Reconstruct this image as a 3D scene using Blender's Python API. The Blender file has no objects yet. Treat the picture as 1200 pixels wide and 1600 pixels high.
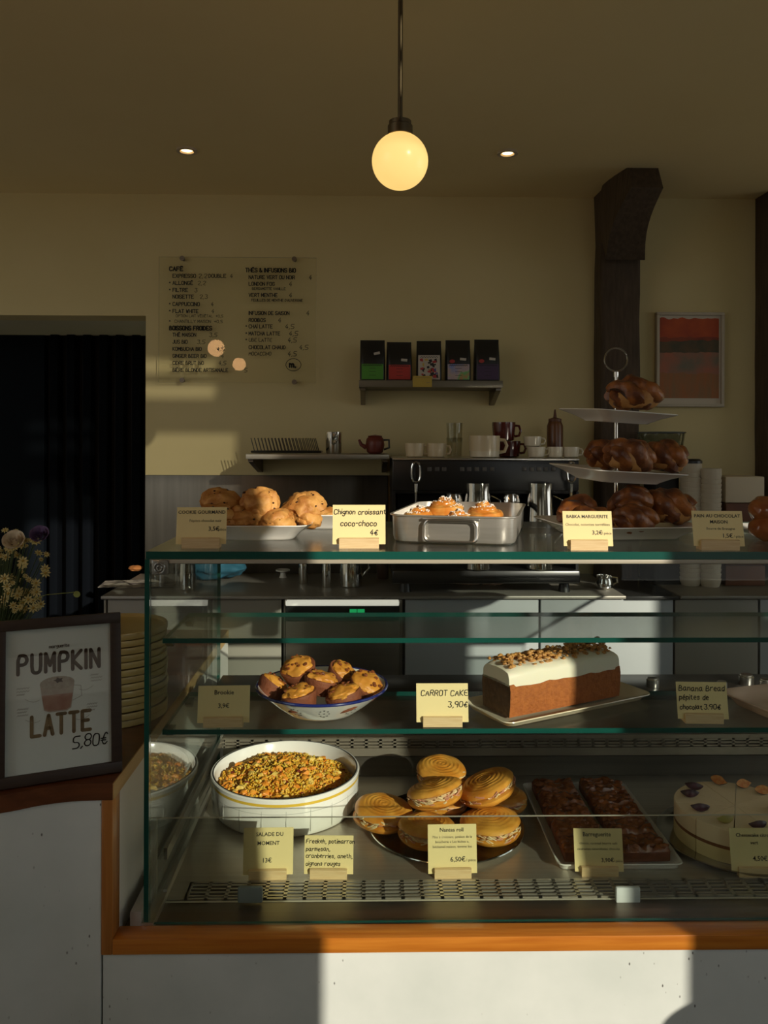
import bpy, bmesh, math, random
from mathutils import Vector, Matrix, noise
R = math.radians
PI = math.pi
sc = bpy.context.scene
C = sc.collection

# ------------------------------------------------------------------ camera
F, CX, HY, D, E = 1250.0, 600.0, 690.0, 1.316, 1.42      # focal in px of the 1200x1600 frame, horizon row, distance, eye height
YAW, ROLL = .018, .003
cam = bpy.data.cameras.new('camera'); camo = bpy.data.objects.new('camera', cam); C.objects.link(camo)
cam.sensor_fit = 'VERTICAL'; cam.sensor_height = 36; cam.sensor_width = 27
cam.lens = F / 1600 * 36; cam.shift_y = -(800 - HY) / 1600; cam.clip_start = .01
camo.matrix_world = Matrix.Translation((0, -D, E)) @ Matrix.Rotation(-YAW, 4, 'Z') @ Matrix.Rotation(PI/2, 4, 'X') @ Matrix.Rotation(ROLL, 4, 'Z')
sc.camera = camo

# ------------------------------------------------------------------ light
TAZ, TEL = .66, .384                                     # sun travel: X lost and height lost per metre of Y
world = bpy.data.worlds.new('sky'); sc.world = world; world.use_nodes = True
wn = world.node_tree; bgd = wn.nodes['Background']
bgd.inputs[0].default_value = (.95, .98, .95, 1); bgd.inputs[1].default_value = 1.3     # pale even sky; the low sun is the lamp below
sl = bpy.data.lights.new('sun', 'SUN'); so = bpy.data.objects.new('sun', sl); C.objects.link(so)
sl.energy = 4.4; sl.angle = R(.6); sl.color = (1, .915, .75)
so.rotation_euler = Vector((-TAZ, 1, -TEL)).to_track_quat('-Z', 'Y').to_euler(); so.location = (3, -4, 3)
sc.view_settings.view_transform = 'Standard'; sc.view_settings.look = 'None'
sc.view_settings.exposure = 0; sc.view_settings.gamma = 1; sc.view_settings.use_curve_mapping = False
cy = sc.cycles
cy.use_denoising = True; cy.max_bounces = 10; cy.diffuse_bounces = 5; cy.glossy_bounces = 5; cy.transmission_bounces = 8
cy.transparent_max_bounces = 40; cy.caustics_reflective = True; cy.caustics_refractive = False
cy.blur_glossy = .6; cy.sample_clamp_indirect = 6.0

# ------------------------------------------------------------------ places
def ray(px, py):
    dx, dy = (px - CX) / F, (HY - py) / F
    c, s = math.cos(ROLL), math.sin(ROLL)
    u, v = dx*c - dy*s, dx*s + dy*c
    return Vector((math.sin(YAW) + u*math.cos(YAW), math.cos(YAW) - u*math.sin(YAW), v))
def at(px, py, Y):                                       # the point on the plane y = Y
    d = ray(px, py); return Vector((0, -D, E)) + d * ((Y + D) / d.y)
def on(px, py, z):                                       # the point on the level z
    d = ray(px, py); return Vector((0, -D, E)) + d * ((z - E) / d.z)
ZTOP, ZUP, ZLOW, ZTRAY, ZWOOD, ZSIDE, ZBACK = E-.181, E-.3429, E-.5014, E-.798, E-.793, E-.544, E-.4543
YCAB, YWALL = 1.05, 1.45
YSH0, YSH1, YREAR = .08, .283, .63
XSG = at(229, 1140, 0).x                                 # side glass
XWP = at(187, 1350, 0).x                                 # white side panel of the recess
XEND = 1.15

# ------------------------------------------------------------------ materials
MATS = {}
def mat(name, col, rough=.5, metal=0, col2=None, scale=20, lo=.35, hi=.65, bump=0, bscale=None, detail=4, coat=0, spec=.5, stretch=None, sss=0, emit=None, estr=1):
    if name in MATS: return MATS[name]
    m = bpy.data.materials.new(name); m.use_nodes = True; MATS[name] = m
    n, l = m.node_tree.nodes, m.node_tree.links
    b = n['Principled BSDF']
    b.inputs['Base Color'].default_value = (*col, 1); b.inputs['Roughness'].default_value = rough; b.inputs['Metallic'].default_value = metal
    b.inputs['Specular IOR Level'].default_value = spec; b.inputs['Coat Weight'].default_value = coat; b.inputs['Coat Roughness'].default_value = .1
    if sss: b.inputs['Subsurface Weight'].default_value = sss; b.inputs['Subsurface Radius'].default_value = (.01, .006, .003)
    if emit: b.inputs['Emission Color'].default_value = (*emit, 1); b.inputs['Emission Strength'].default_value = estr
    if col2 or bump:
        tc = n.new('ShaderNodeTexCoord'); mp = n.new('ShaderNodeMapping'); l.new(tc.outputs['Object'], mp.inputs[0])
        if stretch: mp.inputs['Scale'].default_value = stretch
    if col2:
        nz = n.new('ShaderNodeTexNoise'); nz.inputs['Scale'].default_value = scale; nz.inputs['Detail'].default_value = detail
        l.new(mp.outputs[0], nz.inputs['Vector'])
        r = n.new('ShaderNodeValToRGB'); r.color_ramp.elements[0].position = lo; r.color_ramp.elements[1].position = hi
        r.color_ramp.elements[0].color = (*col, 1); r.color_ramp.elements[1].color = (*col2, 1)
        l.new(nz.outputs['Fac'], r.inputs[0]); l.new(r.outputs[0], b.inputs['Base Color'])
    if bump:
        nb = n.new('ShaderNodeTexNoise'); nb.inputs['Scale'].default_value = bscale or scale; nb.inputs['Detail'].default_value = 6
        l.new(mp.outputs[0], nb.inputs['Vector'])
        bp = n.new('ShaderNodeBump'); bp.inputs['Strength'].default_value = bump; bp.inputs['Distance'].default_value = .004
        l.new(nb.outputs['Fac'], bp.inputs['Height']); l.new(bp.outputs[0], b.inputs['Normal'])
    return m
def glass(name, tint, ior=1.45, rough=0):
    if name in MATS: return MATS[name]
    m = bpy.data.materials.new(name); m.use_nodes = True; MATS[name] = m
    n, l = m.node_tree.nodes, m.node_tree.links
    n.remove(n['Principled BSDF'])
    t = n.new('ShaderNodeBsdfTransparent'); t.inputs[0].default_value = (*tint, 1)
    g = n.new('ShaderNodeBsdfAnisotropic'); g.inputs['Roughness'].default_value = rough
    f0 = ((ior - 1)/(ior + 1))**2                        # Schlick, so that a thin pane never goes to total reflection
    ge = n.new('ShaderNodeNewGeometry')
    def mth(op, a, b=None, v=None):
        q = n.new('ShaderNodeMath'); q.operation = op; l.new(a, q.inputs[0])
        if v is not None: q.inputs[1].default_value = v
        return q.outputs[0]
    dt = n.new('ShaderNodeVectorMath'); dt.operation = 'DOT_PRODUCT'; l.new(ge.outputs['Incoming'], dt.inputs[0]); l.new(ge.outputs['Normal'], dt.inputs[1])
    inv = n.new('ShaderNodeMath'); inv.operation = 'SUBTRACT'; inv.inputs[0].default_value = 1; inv.use_clamp = True; l.new(mth('ABSOLUTE', dt.outputs['Value']), inv.inputs[1])
    fo = mth('ADD', mth('MULTIPLY', mth('POWER', inv.outputs[0], v=5), v=1 - f0), v=f0)
    mx = n.new('ShaderNodeMixShader'); l.new(fo, mx.inputs[0]); l.new(t.outputs[0], mx.inputs[1]); l.new(g.outputs[0], mx.inputs[2])
    l.new(mx.outputs[0], n['Material Output'].inputs[0])
    return m
GL = glass('clear_glass', (.95, .975, .965))
GLT = glass('clear_top_glass', (.93, .965, .95), 1.52, .22)
GLS = glass('shelf_glass', (.94, .97, .958), 1.52, .2)
GLB = glass('thin_glass', (.985, .985, .97), 1.3)
GEDGE = mat('green_glass_edge', (.006, .075, .058), .18, spec=.6)
CEDGE = mat('pale_acrylic_edge', (.55, .6, .55), .2)
FRONTM = mat('dark_front_room', (.30, .29, .26), .9)
WALLM = mat('beige_plaster', (.64, .54, .28), .9, col2=(.67, .57, .31), scale=3, bump=.05, bscale=60)
CEILM = mat('ceiling_paint', (.80, .66, .36), .9, col2=(.83, .69, .39), scale=2)
FLOORM = mat('dark_floor', (.10, .095, .085), .55, col2=(.13, .12, .105), scale=5)
STEEL = mat('brushed_steel', (.58, .53, .45), .4, .75, col2=(.52, .475, .40), scale=12, stretch=(.3, 12, 12))
STEELD = mat('dark_steel', (.23, .2, .165), .4, 1, col2=(.19, .17, .14), scale=9, stretch=(.3, 8, 8))
CHROME = mat('chrome', (.75, .73, .68), .09, 1)
SATIN = mat('satin_steel', (.58, .56, .52), .28, 1)
BLACK = mat('black_plastic', (.012, .012, .012), .35)
BLACKM = mat('black_matt', (.012, .011, .010), .8)
WHITE = mat('white_ceramic', (.86, .84, .78), .12, coat=.4)
WHITEP = mat('white_panel', (.72, .69, .63), .45)
TERR = None
def terrazzo():
    m = mat('speckled_plaster', (.66, .67, .63), .6)
    n, l = m.node_tree.nodes, m.node_tree.links; b = n['Principled BSDF']
    tc = n.new('ShaderNodeTexCoord')
    nz = n.new('ShaderNodeTexNoise'); nz.inputs['Scale'].default_value = 8; nz.inputs['Detail'].default_value = 5; l.new(tc.outputs['Object'], nz.inputs['Vector'])
    r1 = n.new('ShaderNodeValToRGB'); r1.color_ramp.elements[0].color = (.58, .615, .585, 1); r1.color_ramp.elements[1].color = (.69, .715, .685, 1); r1.color_ramp.elements[0].position = .3; r1.color_ramp.elements[1].position = .7
    l.new(nz.outputs['Fac'], r1.inputs[0])
    mp = n.new('ShaderNodeMapping'); mp.inputs['Scale'].default_value = (1, 1, .55); mp.inputs['Rotation'].default_value = (0, .5, 0); l.new(tc.outputs['Object'], mp.inputs[0])
    v = n.new('ShaderNodeTexVoronoi'); v.inputs['Scale'].default_value = 75; v.inputs['Randomness'].default_value = 1; l.new(mp.outputs[0], v.inputs['Vector'])
    n2 = n.new('ShaderNodeTexNoise'); n2.inputs['Scale'].default_value = 14; l.new(tc.outputs['Object'], n2.inputs['Vector'])
    r2 = n.new('ShaderNodeValToRGB'); r2.color_ramp.elements[0].color = (1, 1, 1, 1); r2.color_ramp.elements[1].color = (0, 0, 0, 1); r2.color_ramp.elements[0].position = .06; r2.color_ramp.elements[1].position = .13
    l.new(v.outputs['Distance'], r2.inputs[0])
    r3 = n.new('ShaderNodeValToRGB'); r3.color_ramp.elements[0].position = .55; r3.color_ramp.elements[1].position = .62; l.new(n2.outputs['Fac'], r3.inputs[0])
    mu = n.new('ShaderNodeMath'); mu.operation = 'MULTIPLY'; l.new(r2.outputs[0], mu.inputs[0]); l.new(r3.outputs[0], mu.inputs[1])
    mx = n.new('ShaderNodeMix'); mx.data_type = 'RGBA'; l.new(mu.outputs[0], mx.inputs['Factor']); l.new(r1.outputs[0], mx.inputs['A']); mx.inputs['B'].default_value = (.12, .115, .11, 1)
    l.new(mx.outputs['Result'], b.inputs['Base Color'])
    bp = n.new('ShaderNodeBump'); bp.inputs['Strength'].default_value = .3; bp.inputs['Distance'].default_value = .002; bp.invert = True
    l.new(mu.outputs[0], bp.inputs['Height']); l.new(bp.outputs[0], b.inputs['Normal'])
    return m
TERR = terrazzo()
WOOD = mat('orange_wood', (.42, .125, .012), .33, col2=(.54, .19, .022), scale=9, stretch=(.7, 14, 14), bump=.08, coat=.25)
WOODV = mat('orange_wood_upright', (.36, .13, .024), .35, col2=(.46, .185, .042), scale=9, stretch=(14, 14, .7), bump=.08, coat=.2)
WOODD = mat('dark_counter_wood', (.10, .030, .010), .33, col2=(.15, .048, .016), scale=7, stretch=(.8, 12, 12), coat=.25)
PINE = mat('pale_wood', (.72, .50, .25), .5, col2=(.80, .60, .33), scale=60, stretch=(.5, 6, 6))
PAPER = mat('cream_card', (.86, .70, .34), .7)
INK = mat('black_ink', (.015, .013, .012), .6)
INKG = mat('grey_ink', (.20, .17, .11), .7)
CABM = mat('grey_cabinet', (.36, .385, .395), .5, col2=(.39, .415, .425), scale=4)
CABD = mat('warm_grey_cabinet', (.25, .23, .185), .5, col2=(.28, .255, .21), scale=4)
WORKT = mat('steel_worktop', (.30, .28, .24), .4, .3, col2=(.25, .23, .20), scale=6)
BEAM = mat('old_dark_timber', (.055, .036, .022), .8, col2=(.085, .058, .036), scale=14, stretch=(6, 6, .8), bump=.6, bscale=18)
# food
CRUST = mat('cookie_dough', (.42, .16, .03), .6, col2=(.66, .34, .09), scale=30, lo=.38, hi=.62, bump=1.0, bscale=70)
CHIP = mat('dark_chocolate', (.045, .016, .008), .4)
BROWN = mat('chocolate_cake', (.17, .045, .016), .7, col2=(.23, .065, .024), scale=60, bump=.5, bscale=120)
COOKTOP = mat('golden_cookie', (.56, .21, .022), .5, col2=(.70, .31, .045), scale=45, bump=.4, bscale=70)
BABKA = mat('glazed_brioche', (.11, .028, .007), .42, col2=(.42, .14, .026), scale=34, lo=.38, hi=.66, bump=.7, bscale=60, coat=.12)
BABKAC = mat('brioche_crumb', (.56, .29, .085), .6, col2=(.40, .17, .045), scale=40, bump=.4, bscale=90)
CROI = mat('golden_croissant', (.60, .20, .025), .32, col2=(.82, .44, .11), scale=34, lo=.4, hi=.68, bump=.25, bscale=60, coat=.3)
SUGAR = mat('icing_sugar', (.88, .84, .76), .9)
CROIB = mat('croissant_bun', (.56, .20, .018), .36, col2=(.74, .36, .055), scale=26, bump=.25, bscale=60, coat=.25)
FILL = mat('cheese_filling', (.80, .68, .38), .5, col2=(.62, .42, .22), scale=90)
HAM = mat('ham_shreds', (.62, .28, .18), .5)
CARROT = mat('carrot_sponge', (.34, .095, .016), .8, col2=(.42, .125, .022), scale=110, bump=.9, bscale=150)
CRUSTD = mat('dark_loaf_crust', (.085, .04, .014), .8, col2=(.14, .07, .026), scale=90, bump=.9, bscale=120)
CREAM = mat('cream_frosting', (.87, .80, .62), .5, bump=.2, bscale=30, sss=.2)
NUTS = mat('toasted_granola', (.42, .18, .04), .55, col2=(.64, .33, .09), scale=160)
GR1 = mat('bulgur_grain', (.86, .50, .04), .55, col2=(.74, .38, .03), scale=60)
GR2 = mat('pale_grain', (.80, .55, .12), .55)
GR3 = mat('roast_pumpkin', (.78, .24, .02), .45, col2=(.82, .36, .04), scale=60)
GR4 = mat('green_herb', (.58, .44, .04), .6)
GR5 = mat('cranberry', (.20, .03, .015), .4)
BARTOP = mat('caramel_nut_topping', (.17, .042, .011), .24, col2=(.36, .11, .024), scale=70, bump=.6, bscale=90, coat=.4)
YELL = mat('yellow_stripe', (.72, .47, .05), .3)
NAVY = mat('navy_enamel', (.012, .02, .14), .15, coat=.5)

# ------------------------------------------------------------------ mesh helpers
def V(*a): return Vector(a)
def box(bm, x0, x1, y0, y1, z0, z1, mi=0, pane=None, pmi=1, M=None, bev=0):
    vs = [bm.verts.new((x, y, z)) for x in (x0, x1) for y in (y0, y1) for z in (z0, z1)]
    fs = []
    for q, ax in (((0,1,3,2),'x'), ((4,6,7,5),'x'), ((0,4,5,1),'y'), ((2,3,7,6),'y'), ((0,2,6,4),'z'), ((1,5,7,3),'z')):
        f = bm.faces.new([vs[i] for i in q]); f.material_index = mi if (pane is None or pane == ax) else pmi; fs.append(f)
    if bev:
        es = list({e for f in fs for e in f.edges})
        r = bmesh.ops.bevel(bm, geom=es, offset=bev, segments=2, profile=.5, affect='EDGES')
        vs = list({v for v in r['verts']} | {v for v in vs if v.is_valid})
    if M is not None: bmesh.ops.transform(bm, matrix=M, verts=[v for v in vs if v.is_valid])
    return vs
def loft(bm, loops, cap0=True, cap1=True, mi=0, closed=True, mis=None):
    rows = [[bm.verts.new(p) for p in lp] for lp in loops]; n = len(rows[0])
    for k in range(len(rows) - 1):
        for i in range(n if closed else n - 1):
            j = (i + 1) % n
            f = bm.faces.new((rows[k][i], rows[k][j], rows[k+1][j], rows[k+1][i])); f.material_index = mis[k] if mis else mi
    if cap0: f = bm.faces.new(rows[0][::-1]); f.material_index = mis[0] if mis else mi
    if cap1: f = bm.faces.new(rows[-1]); f.material_index = mis[-1] if mis else mi
    return [v for r_ in rows for v in r_]
def circ(r, z, n=32, sx=1, sy=1, cx=0, cy_=0):
    return [(cx + r*sx*math.cos(2*PI*i/n), cy_ + r*sy*math.sin(2*PI*i/n), z) for i in range(n)]
def rrect(w, d, r, z, k=5, cx=0, cy_=0):
    r = min(r, w/2 - 1e-4, d/2 - 1e-4); out = []
    for qx, qy, a0 in ((1, 1, 0), (-1, 1, PI/2), (-1, -1, PI), (1, -1, 1.5*PI)):
        for i in range(k + 1):
            a = a0 + PI/2*i/k
            out.append((cx + qx*(w/2 - r) + r*math.cos(a), cy_ + qy*(d/2 - r) + r*math.sin(a), z))
    return out
def lathe(bm, prof, n=32, mi=0, sx=1, sy=1, cap0=True, cap1=True, mis=None, cx=0, cy_=0):
    return loft(bm, [circ(max(r, 1e-4), z, n, sx, sy, cx, cy_) for r, z in prof], cap0, cap1, mi, True, mis)
def tube(bm, pts, r, n=8, closed=False, mi=0):
    pts = [Vector(p) for p in pts]; N = len(pts); loops = []
    up = None
    for i, p in enumerate(pts):
        a = pts[(i - 1) % N] if (closed or i) else p
        b = pts[(i + 1) % N] if (closed or i < N - 1) else p
        t = (b - a).normalized()
        if up is None: up = Vector((0, 0, 1)) if abs(t.z) < .9 else Vector((1, 0, 0))
        s = t.cross(up).normalized(); up = s.cross(t).normalized()
        rr = r[i] if isinstance(r, (list, tuple)) else r
        loops.append([p + (s*math.cos(2*PI*k/n) + up*math.sin(2*PI*k/n))*rr for k in range(n)])
    if closed: loops.append(loops[0])
    rows = [[bm.verts.new(q) for q in lp] for lp in (loops[:-1] if closed else loops)]
    if closed: rows.append(rows[0])
    for k in range(len(rows) - 1):
        for i in range(n):
            j = (i + 1) % n
            f = bm.faces.new((rows[k][i], rows[k][j], rows[k+1][j], rows[k+1][i])); f.material_index = mi
    if not closed:
        bm.faces.new(rows[0][::-1]).material_index = mi; bm.faces.new(rows[-1]).material_index = mi
ICO = {}
def ico(bm, sub, mi=0):                                  # unit icosphere from a cached template
    if sub not in ICO:
        t = bmesh.new(); bmesh.ops.create_icosphere(t, subdivisions=sub, radius=1); t.verts.index_update()
        ICO[sub] = ([v.co.copy() for v in t.verts], [[v.index for v in f.verts] for f in t.faces]); t.free()
    vs = [bm.verts.new(c) for c in ICO[sub][0]]
    for q in ICO[sub][1]: bm.faces.new([vs[i] for i in q]).material_index = mi
    return vs
def blob(bm, sx, sy, sz, seed=0, amp=.1, freq=2.0, sub=3, c=(0, 0, 0), mi=0, flat=None, M=None):
    vs = ico(bm, sub, mi)
    off = Vector((seed*7.31, seed*3.7, seed*1.9))
    for v in vs:
        d = v.co.normalized(); k = 1 + amp*noise.noise(d*freq + off) + amp*.5*noise.noise(d*freq*2.3 + off)
        v.co = Vector((d.x*sx*k, d.y*sy*k, d.z*sz*k))
        v.co += Vector(c)
        if flat is not None and v.co.z < flat: v.co.z = flat
    return vs
def prism(bm, poly, axis, a0, a1, mi=0):                 # polygon (p,q) swept along axis
    def P(p, q, a): return {'x': (a, p, q), 'y': (p, a, q), 'z': (p, q, a)}[axis]
    return loft(bm, [[P(p, q, a0) for p, q in poly], [P(p, q, a1) for p, q in poly]], True, True, mi)
def obj(name, bm, mats, parent=None, loc=(0, 0, 0), rot=(0, 0, 0), smooth=35):
    me = bpy.data.meshes.new(name)
    bmesh.ops.recalc_face_normals(bm, faces=bm.faces[:]); bm.to_mesh(me); bm.free()
    for m in (mats if isinstance(mats, (list, tuple)) else [mats]): me.materials.append(m)
    if smooth:
        me.polygons.foreach_set('use_smooth', [True]*len(me.polygons)); me.set_sharp_from_angle(angle=R(smooth))
    o = bpy.data.objects.new(name, me); C.objects.link(o); o.location = loc; o.rotation_euler = rot
    if parent: o.parent = parent
    return o
def tag(o, label, cat, group=None, kind=None):
    o['label'] = label; o['category'] = cat
    if group: o['group'] = group
    if kind: o['kind'] = kind
    return o
def thing(name, label, cat, loc=(0, 0, 0), rotz=0, group=None):
    o = bpy.data.objects.new(name, None); C.objects.link(o); o.empty_display_size = .02
    o.location = loc; o.rotation_euler = (0, 0, rotz)
    return tag(o, label, cat, group)
def struct(name, bm, m, **k):
    o = obj(name, bm, m, **k); o['kind'] = 'structure'; return o
def dup(root, loc, rot, label, scale=None):              # a copy of a thing with its parts and their sub-parts
    r = root.copy(); C.objects.link(r); r.location = loc; r.rotation_euler = rot; r['label'] = label
    if scale: r.scale = scale if isinstance(scale, (tuple, list)) else (scale,)*3
    for ch in list(root.children):
        c = ch.copy(); C.objects.link(c); c.parent = r
        for g in ch.children:
            h = g.copy(); C.objects.link(h); h.parent = c
    return r
def B(): return bmesh.new()

# ------------------------------------------------------------------ stroke lettering: x, y pairs; base line y=2, capitals to 8
GLY = {'A':'02 28 42;14 34','B':'02 08 28 37 36 25 05;25 44 43 32 02','C':'47 38 18 07 03 12 32 43','D':'02 08 28 46 44 22 02','E':'48 08 02 42;05 35','F':'48 08 02;05 35',
'G':'47 38 18 07 03 12 32 43 45 25','H':'08 02;48 42;05 45','I':'08 02','J':'38 33 22 12 03','K':'08 02;48 05 42','L':'08 02 42','M':'02 08 24 48 42','N':'02 08 42 48',
'O':'18 07 03 12 32 43 47 38 18','P':'02 08 38 47 46 35 05','Q':'18 07 03 12 32 43 47 38 18;34 52','R':'02 08 38 47 46 35 05;25 42','S':'47 38 18 07 06 15 35 44 43 32 12 03',
'T':'08 48;28 22','U':'08 03 12 32 43 48','V':'08 22 48','W':'08 12 26 32 48','X':'08 42;48 02','Y':'08 25 48;25 22','Z':'08 48 02 42',
'0':'18 07 03 12 32 43 47 38 18','1':'06 28 22','2':'07 18 38 47 46 02 42','3':'08 48 25 35 44 43 32 12 03','4':'38 04 44;36 32','5':'48 08 05 35 44 43 32 02','6':'38 06 03 12 32 43 44 35 05',
'7':'08 48 12','8':'15 06 07 18 38 47 46 35 15 04 03 12 32 43 44 35','9':'45 15 06 07 18 38 47 45 32','$':'47 38 27 14 13 22 32 43;05 35;04 34',
'a':'36 16 05 03 12 22 34;36 33 42','b':'08 02;05 26 35 33 22 02','c':'35 26 16 05 03 12 22 33','d':'36 16 05 03 12 22 34;38 32','e':'04 34 35 26 16 05 03 12 32','f':'37 28 17 12;05 25',
'g':'36 16 05 04 13 33;36 31 20 10 01','h':'08 02;05 26 35 32','i':'06 02;08 08','j':'26 21 10;28 28','k':'08 02;36 04 32','l':'08 02','m':'06 02;05 16 25 22;25 36 45 42','n':'06 02;05 26 35 32',
'o':'16 05 03 12 22 33 35 26 16','p':'06 00;05 26 35 33 22 03','q':'36 16 05 03 12 33;36 30','r':'06 02;05 26 36','s':'35 26 16 05 24 33 22 12 03','t':'17 13 22 32;06 26','u':'06 03 12 22 34;36 32',
'v':'06 12 26','w':'06 12 25 32 46','x':'06 32;36 02','y':'06 23;36 10','z':'06 36 02 32',',':'12 01','.':'02 02','-':'05 25','/':'01 39','&':'42 07 18 27 04 03 12 22 44',"'":'08 07','+':'05 45;27 23','*':'05 25 17 05','"':'08 07;18 17'}
for a, b_, acc in (('\u00e9','e','17 28'),('\u00e8','e','28 17'),('\u00c9','E','19 39'),('\u00c8','E','39 19'),('\u00cf','I','09 09')): GLY[a] = GLY[b_] + ';' + acc
def strokes(bm, lines, w, y=0, mi=0):                     # flat ribbons in the x-z plane with round joints
    for ln in lines:
        if len(ln) == 1 or all(p == ln[0] for p in ln): ln = [ln[0]]
        for p, q in zip(ln, ln[1:]):
            dx, dz = q[0]-p[0], q[1]-p[1]; L = math.hypot(dx, dz)
            if L < 1e-7: continue
            nx, nz = -dz/L*w/2, dx/L*w/2
            f = bm.faces.new([bm.verts.new(t) for t in ((p[0]-nx, y, p[1]-nz), (q[0]-nx, y, q[1]-nz), (q[0]+nx, y, q[1]+nz), (p[0]+nx, y, p[1]+nz))]); f.material_index = mi
        for p in ln:
            r = w/2 * (1.0 if len(ln) > 1 else 1.25)
            f = bm.faces.new([bm.verts.new((p[0]+r*math.cos(a*PI/4), y, p[1]+r*math.sin(a*PI/4))) for a in range(8)]); f.material_index = mi
def chaikin(ln):
    if len(ln) < 3: return ln
    o = [ln[0]]
    for p, q in zip(ln, ln[1:]): o += [(p[0]*.75+q[0]*.25, p[1]*.75+q[1]*.25), (p[0]*.25+q[0]*.75, p[1]*.25+q[1]*.75)]
    return o + [ln[-1]]
def write(bm, s, x, z, h, w, y=0, mi=0, hand=0, gap=1.5, align='l', seed=1, xs=1.0, slope=0, roundit=True):
    u = h/6; rnd = random.Random(seed); X = 0; out = []
    for ch in s:
        if ch == ' ': X += 3.0; continue
        g = GLY.get(ch)
        if g is None: X += 2; continue
        wd = 0; dz = rnd.uniform(-.5, .5)*hand
        for part in g.split(';'):
            ln = [(int(t[0]), int(t[1]) - 2) for t in part.split()]
            wd = max(wd, max(t[0] for t in ln))
            ln = [(X + a + b*.12*hand, b + dz) for a, b in ln]
            out.append(chaikin(chaikin(ln)) if hand else (chaikin(ln) if roundit and ch in 'CDGOSQBPRU0235689$abcdegopqsmnhu' else ln))
        X += wd + gap
    W = (X - gap)*u*xs
    ox = x - (W/2 if align == 'c' else W if align == 'r' else 0)
    strokes(bm, [[(ox + a*u*xs, z + b*u + a*u*xs*slope) for a, b in ln] for ln in out], w, y, mi)
def printed(bm, s, x, z, size, y=0, mi=0, align='c', fat=0.0):
    cu = bpy.data.curves.new('t', 'FONT'); cu.body = s; cu.size = size; cu.offset = fat; cu.resolution_u = 2
    cu.align_x = {'c': 'CENTER', 'l': 'LEFT', 'r': 'RIGHT'}[align]
    to = bpy.data.objects.new('t', cu); C.objects.link(to)
    me = bpy.data.meshes.new_from_object(to)
    n0 = len(bm.verts); bm.from_mesh(me); bm.verts.ensure_lookup_table()
    for v in bm.verts[n0:]: v.co = Vector((v.co.x + x, y, v.co.y + z))
    for f in bm.faces:
        if any(v.index >= n0 or v.index < 0 for v in f.verts): f.material_index = mi
    bpy.data.objects.remove(to); bpy.data.meshes.remove(me); bpy.data.curves.remove(cu)
    bm.verts.index_update()

# ================================================================== the room
YF, ZC, ZCF = -1.5, E + .849, 2.95                       # shop front, ceiling over the bar, ceiling of the front room
XL, XR = -3.6, 3.4
bm = B(); box(bm, XL, XR, YF - .1, 3.2, -.06, 0); struct('floor', bm, FLOORM)
bm = B(); box(bm, XL, XR, .10, 3.2, ZC, ZCF + .1); struct('ceiling', bm, CEILM)
bm = B(); box(bm, XL, XR, YF - .1, .10, ZCF, ZCF + .1); struct('ceiling_front', bm, FRONTM)
# back wall with the doorway cut out on the left
XD = at(227, 800, YWALL).x; ZD = at(150, 493, YWALL).z; XD0 = -2.3; YALC = YWALL + .53
bm = B()
box(bm, XD, XR, YWALL, YWALL + .12, 0, ZC); box(bm, XL, XD0, YWALL, YWALL + .12, 0, ZC); box(bm, XD0, XD, YWALL, YWALL + .12, ZD, ZC)
struct('wall_back', bm, WALLM)
bm = B(); box(bm, XD0 - .1, XD + .02, YWALL + .12, YALC, ZD, ZD + .1); struct('trim_1', bm, mat('pale_soffit', (.62, .60, .46), .8))     # soffit of the recess
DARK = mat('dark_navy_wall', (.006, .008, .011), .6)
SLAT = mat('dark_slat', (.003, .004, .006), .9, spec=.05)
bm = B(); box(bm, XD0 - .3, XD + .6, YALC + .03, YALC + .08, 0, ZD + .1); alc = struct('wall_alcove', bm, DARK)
p0 = at(82, 700, YALC).x; pitch = .066; k = 0
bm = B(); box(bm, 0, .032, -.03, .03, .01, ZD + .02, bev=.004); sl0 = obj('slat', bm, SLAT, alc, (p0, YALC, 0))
for k in range(1, 12):
    s_ = sl0.copy(); C.objects.link(s_); s_.location.x = p0 + k*pitch
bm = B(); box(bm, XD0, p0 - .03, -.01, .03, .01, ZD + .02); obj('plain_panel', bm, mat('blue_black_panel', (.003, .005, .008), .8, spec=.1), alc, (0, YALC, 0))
bm = B(); box(bm, XL - .1, XL, YF, 3.2, 0, ZCF); struct('wall_left', bm, FRONTM)
bm = B(); box(bm, XR, XR + .1, YF, -.9, 0, ZCF); box(bm, XR, XR + .1, .75, 3.2, 0, ZCF); box(bm, XR, XR + .1, -.9, .75, 0, .9); box(bm, XR, XR + .1, -.9, .75, 2.2, ZCF); struct('wall_right', bm, FRONTM)  # opening added to let sky light in from the right
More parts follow.
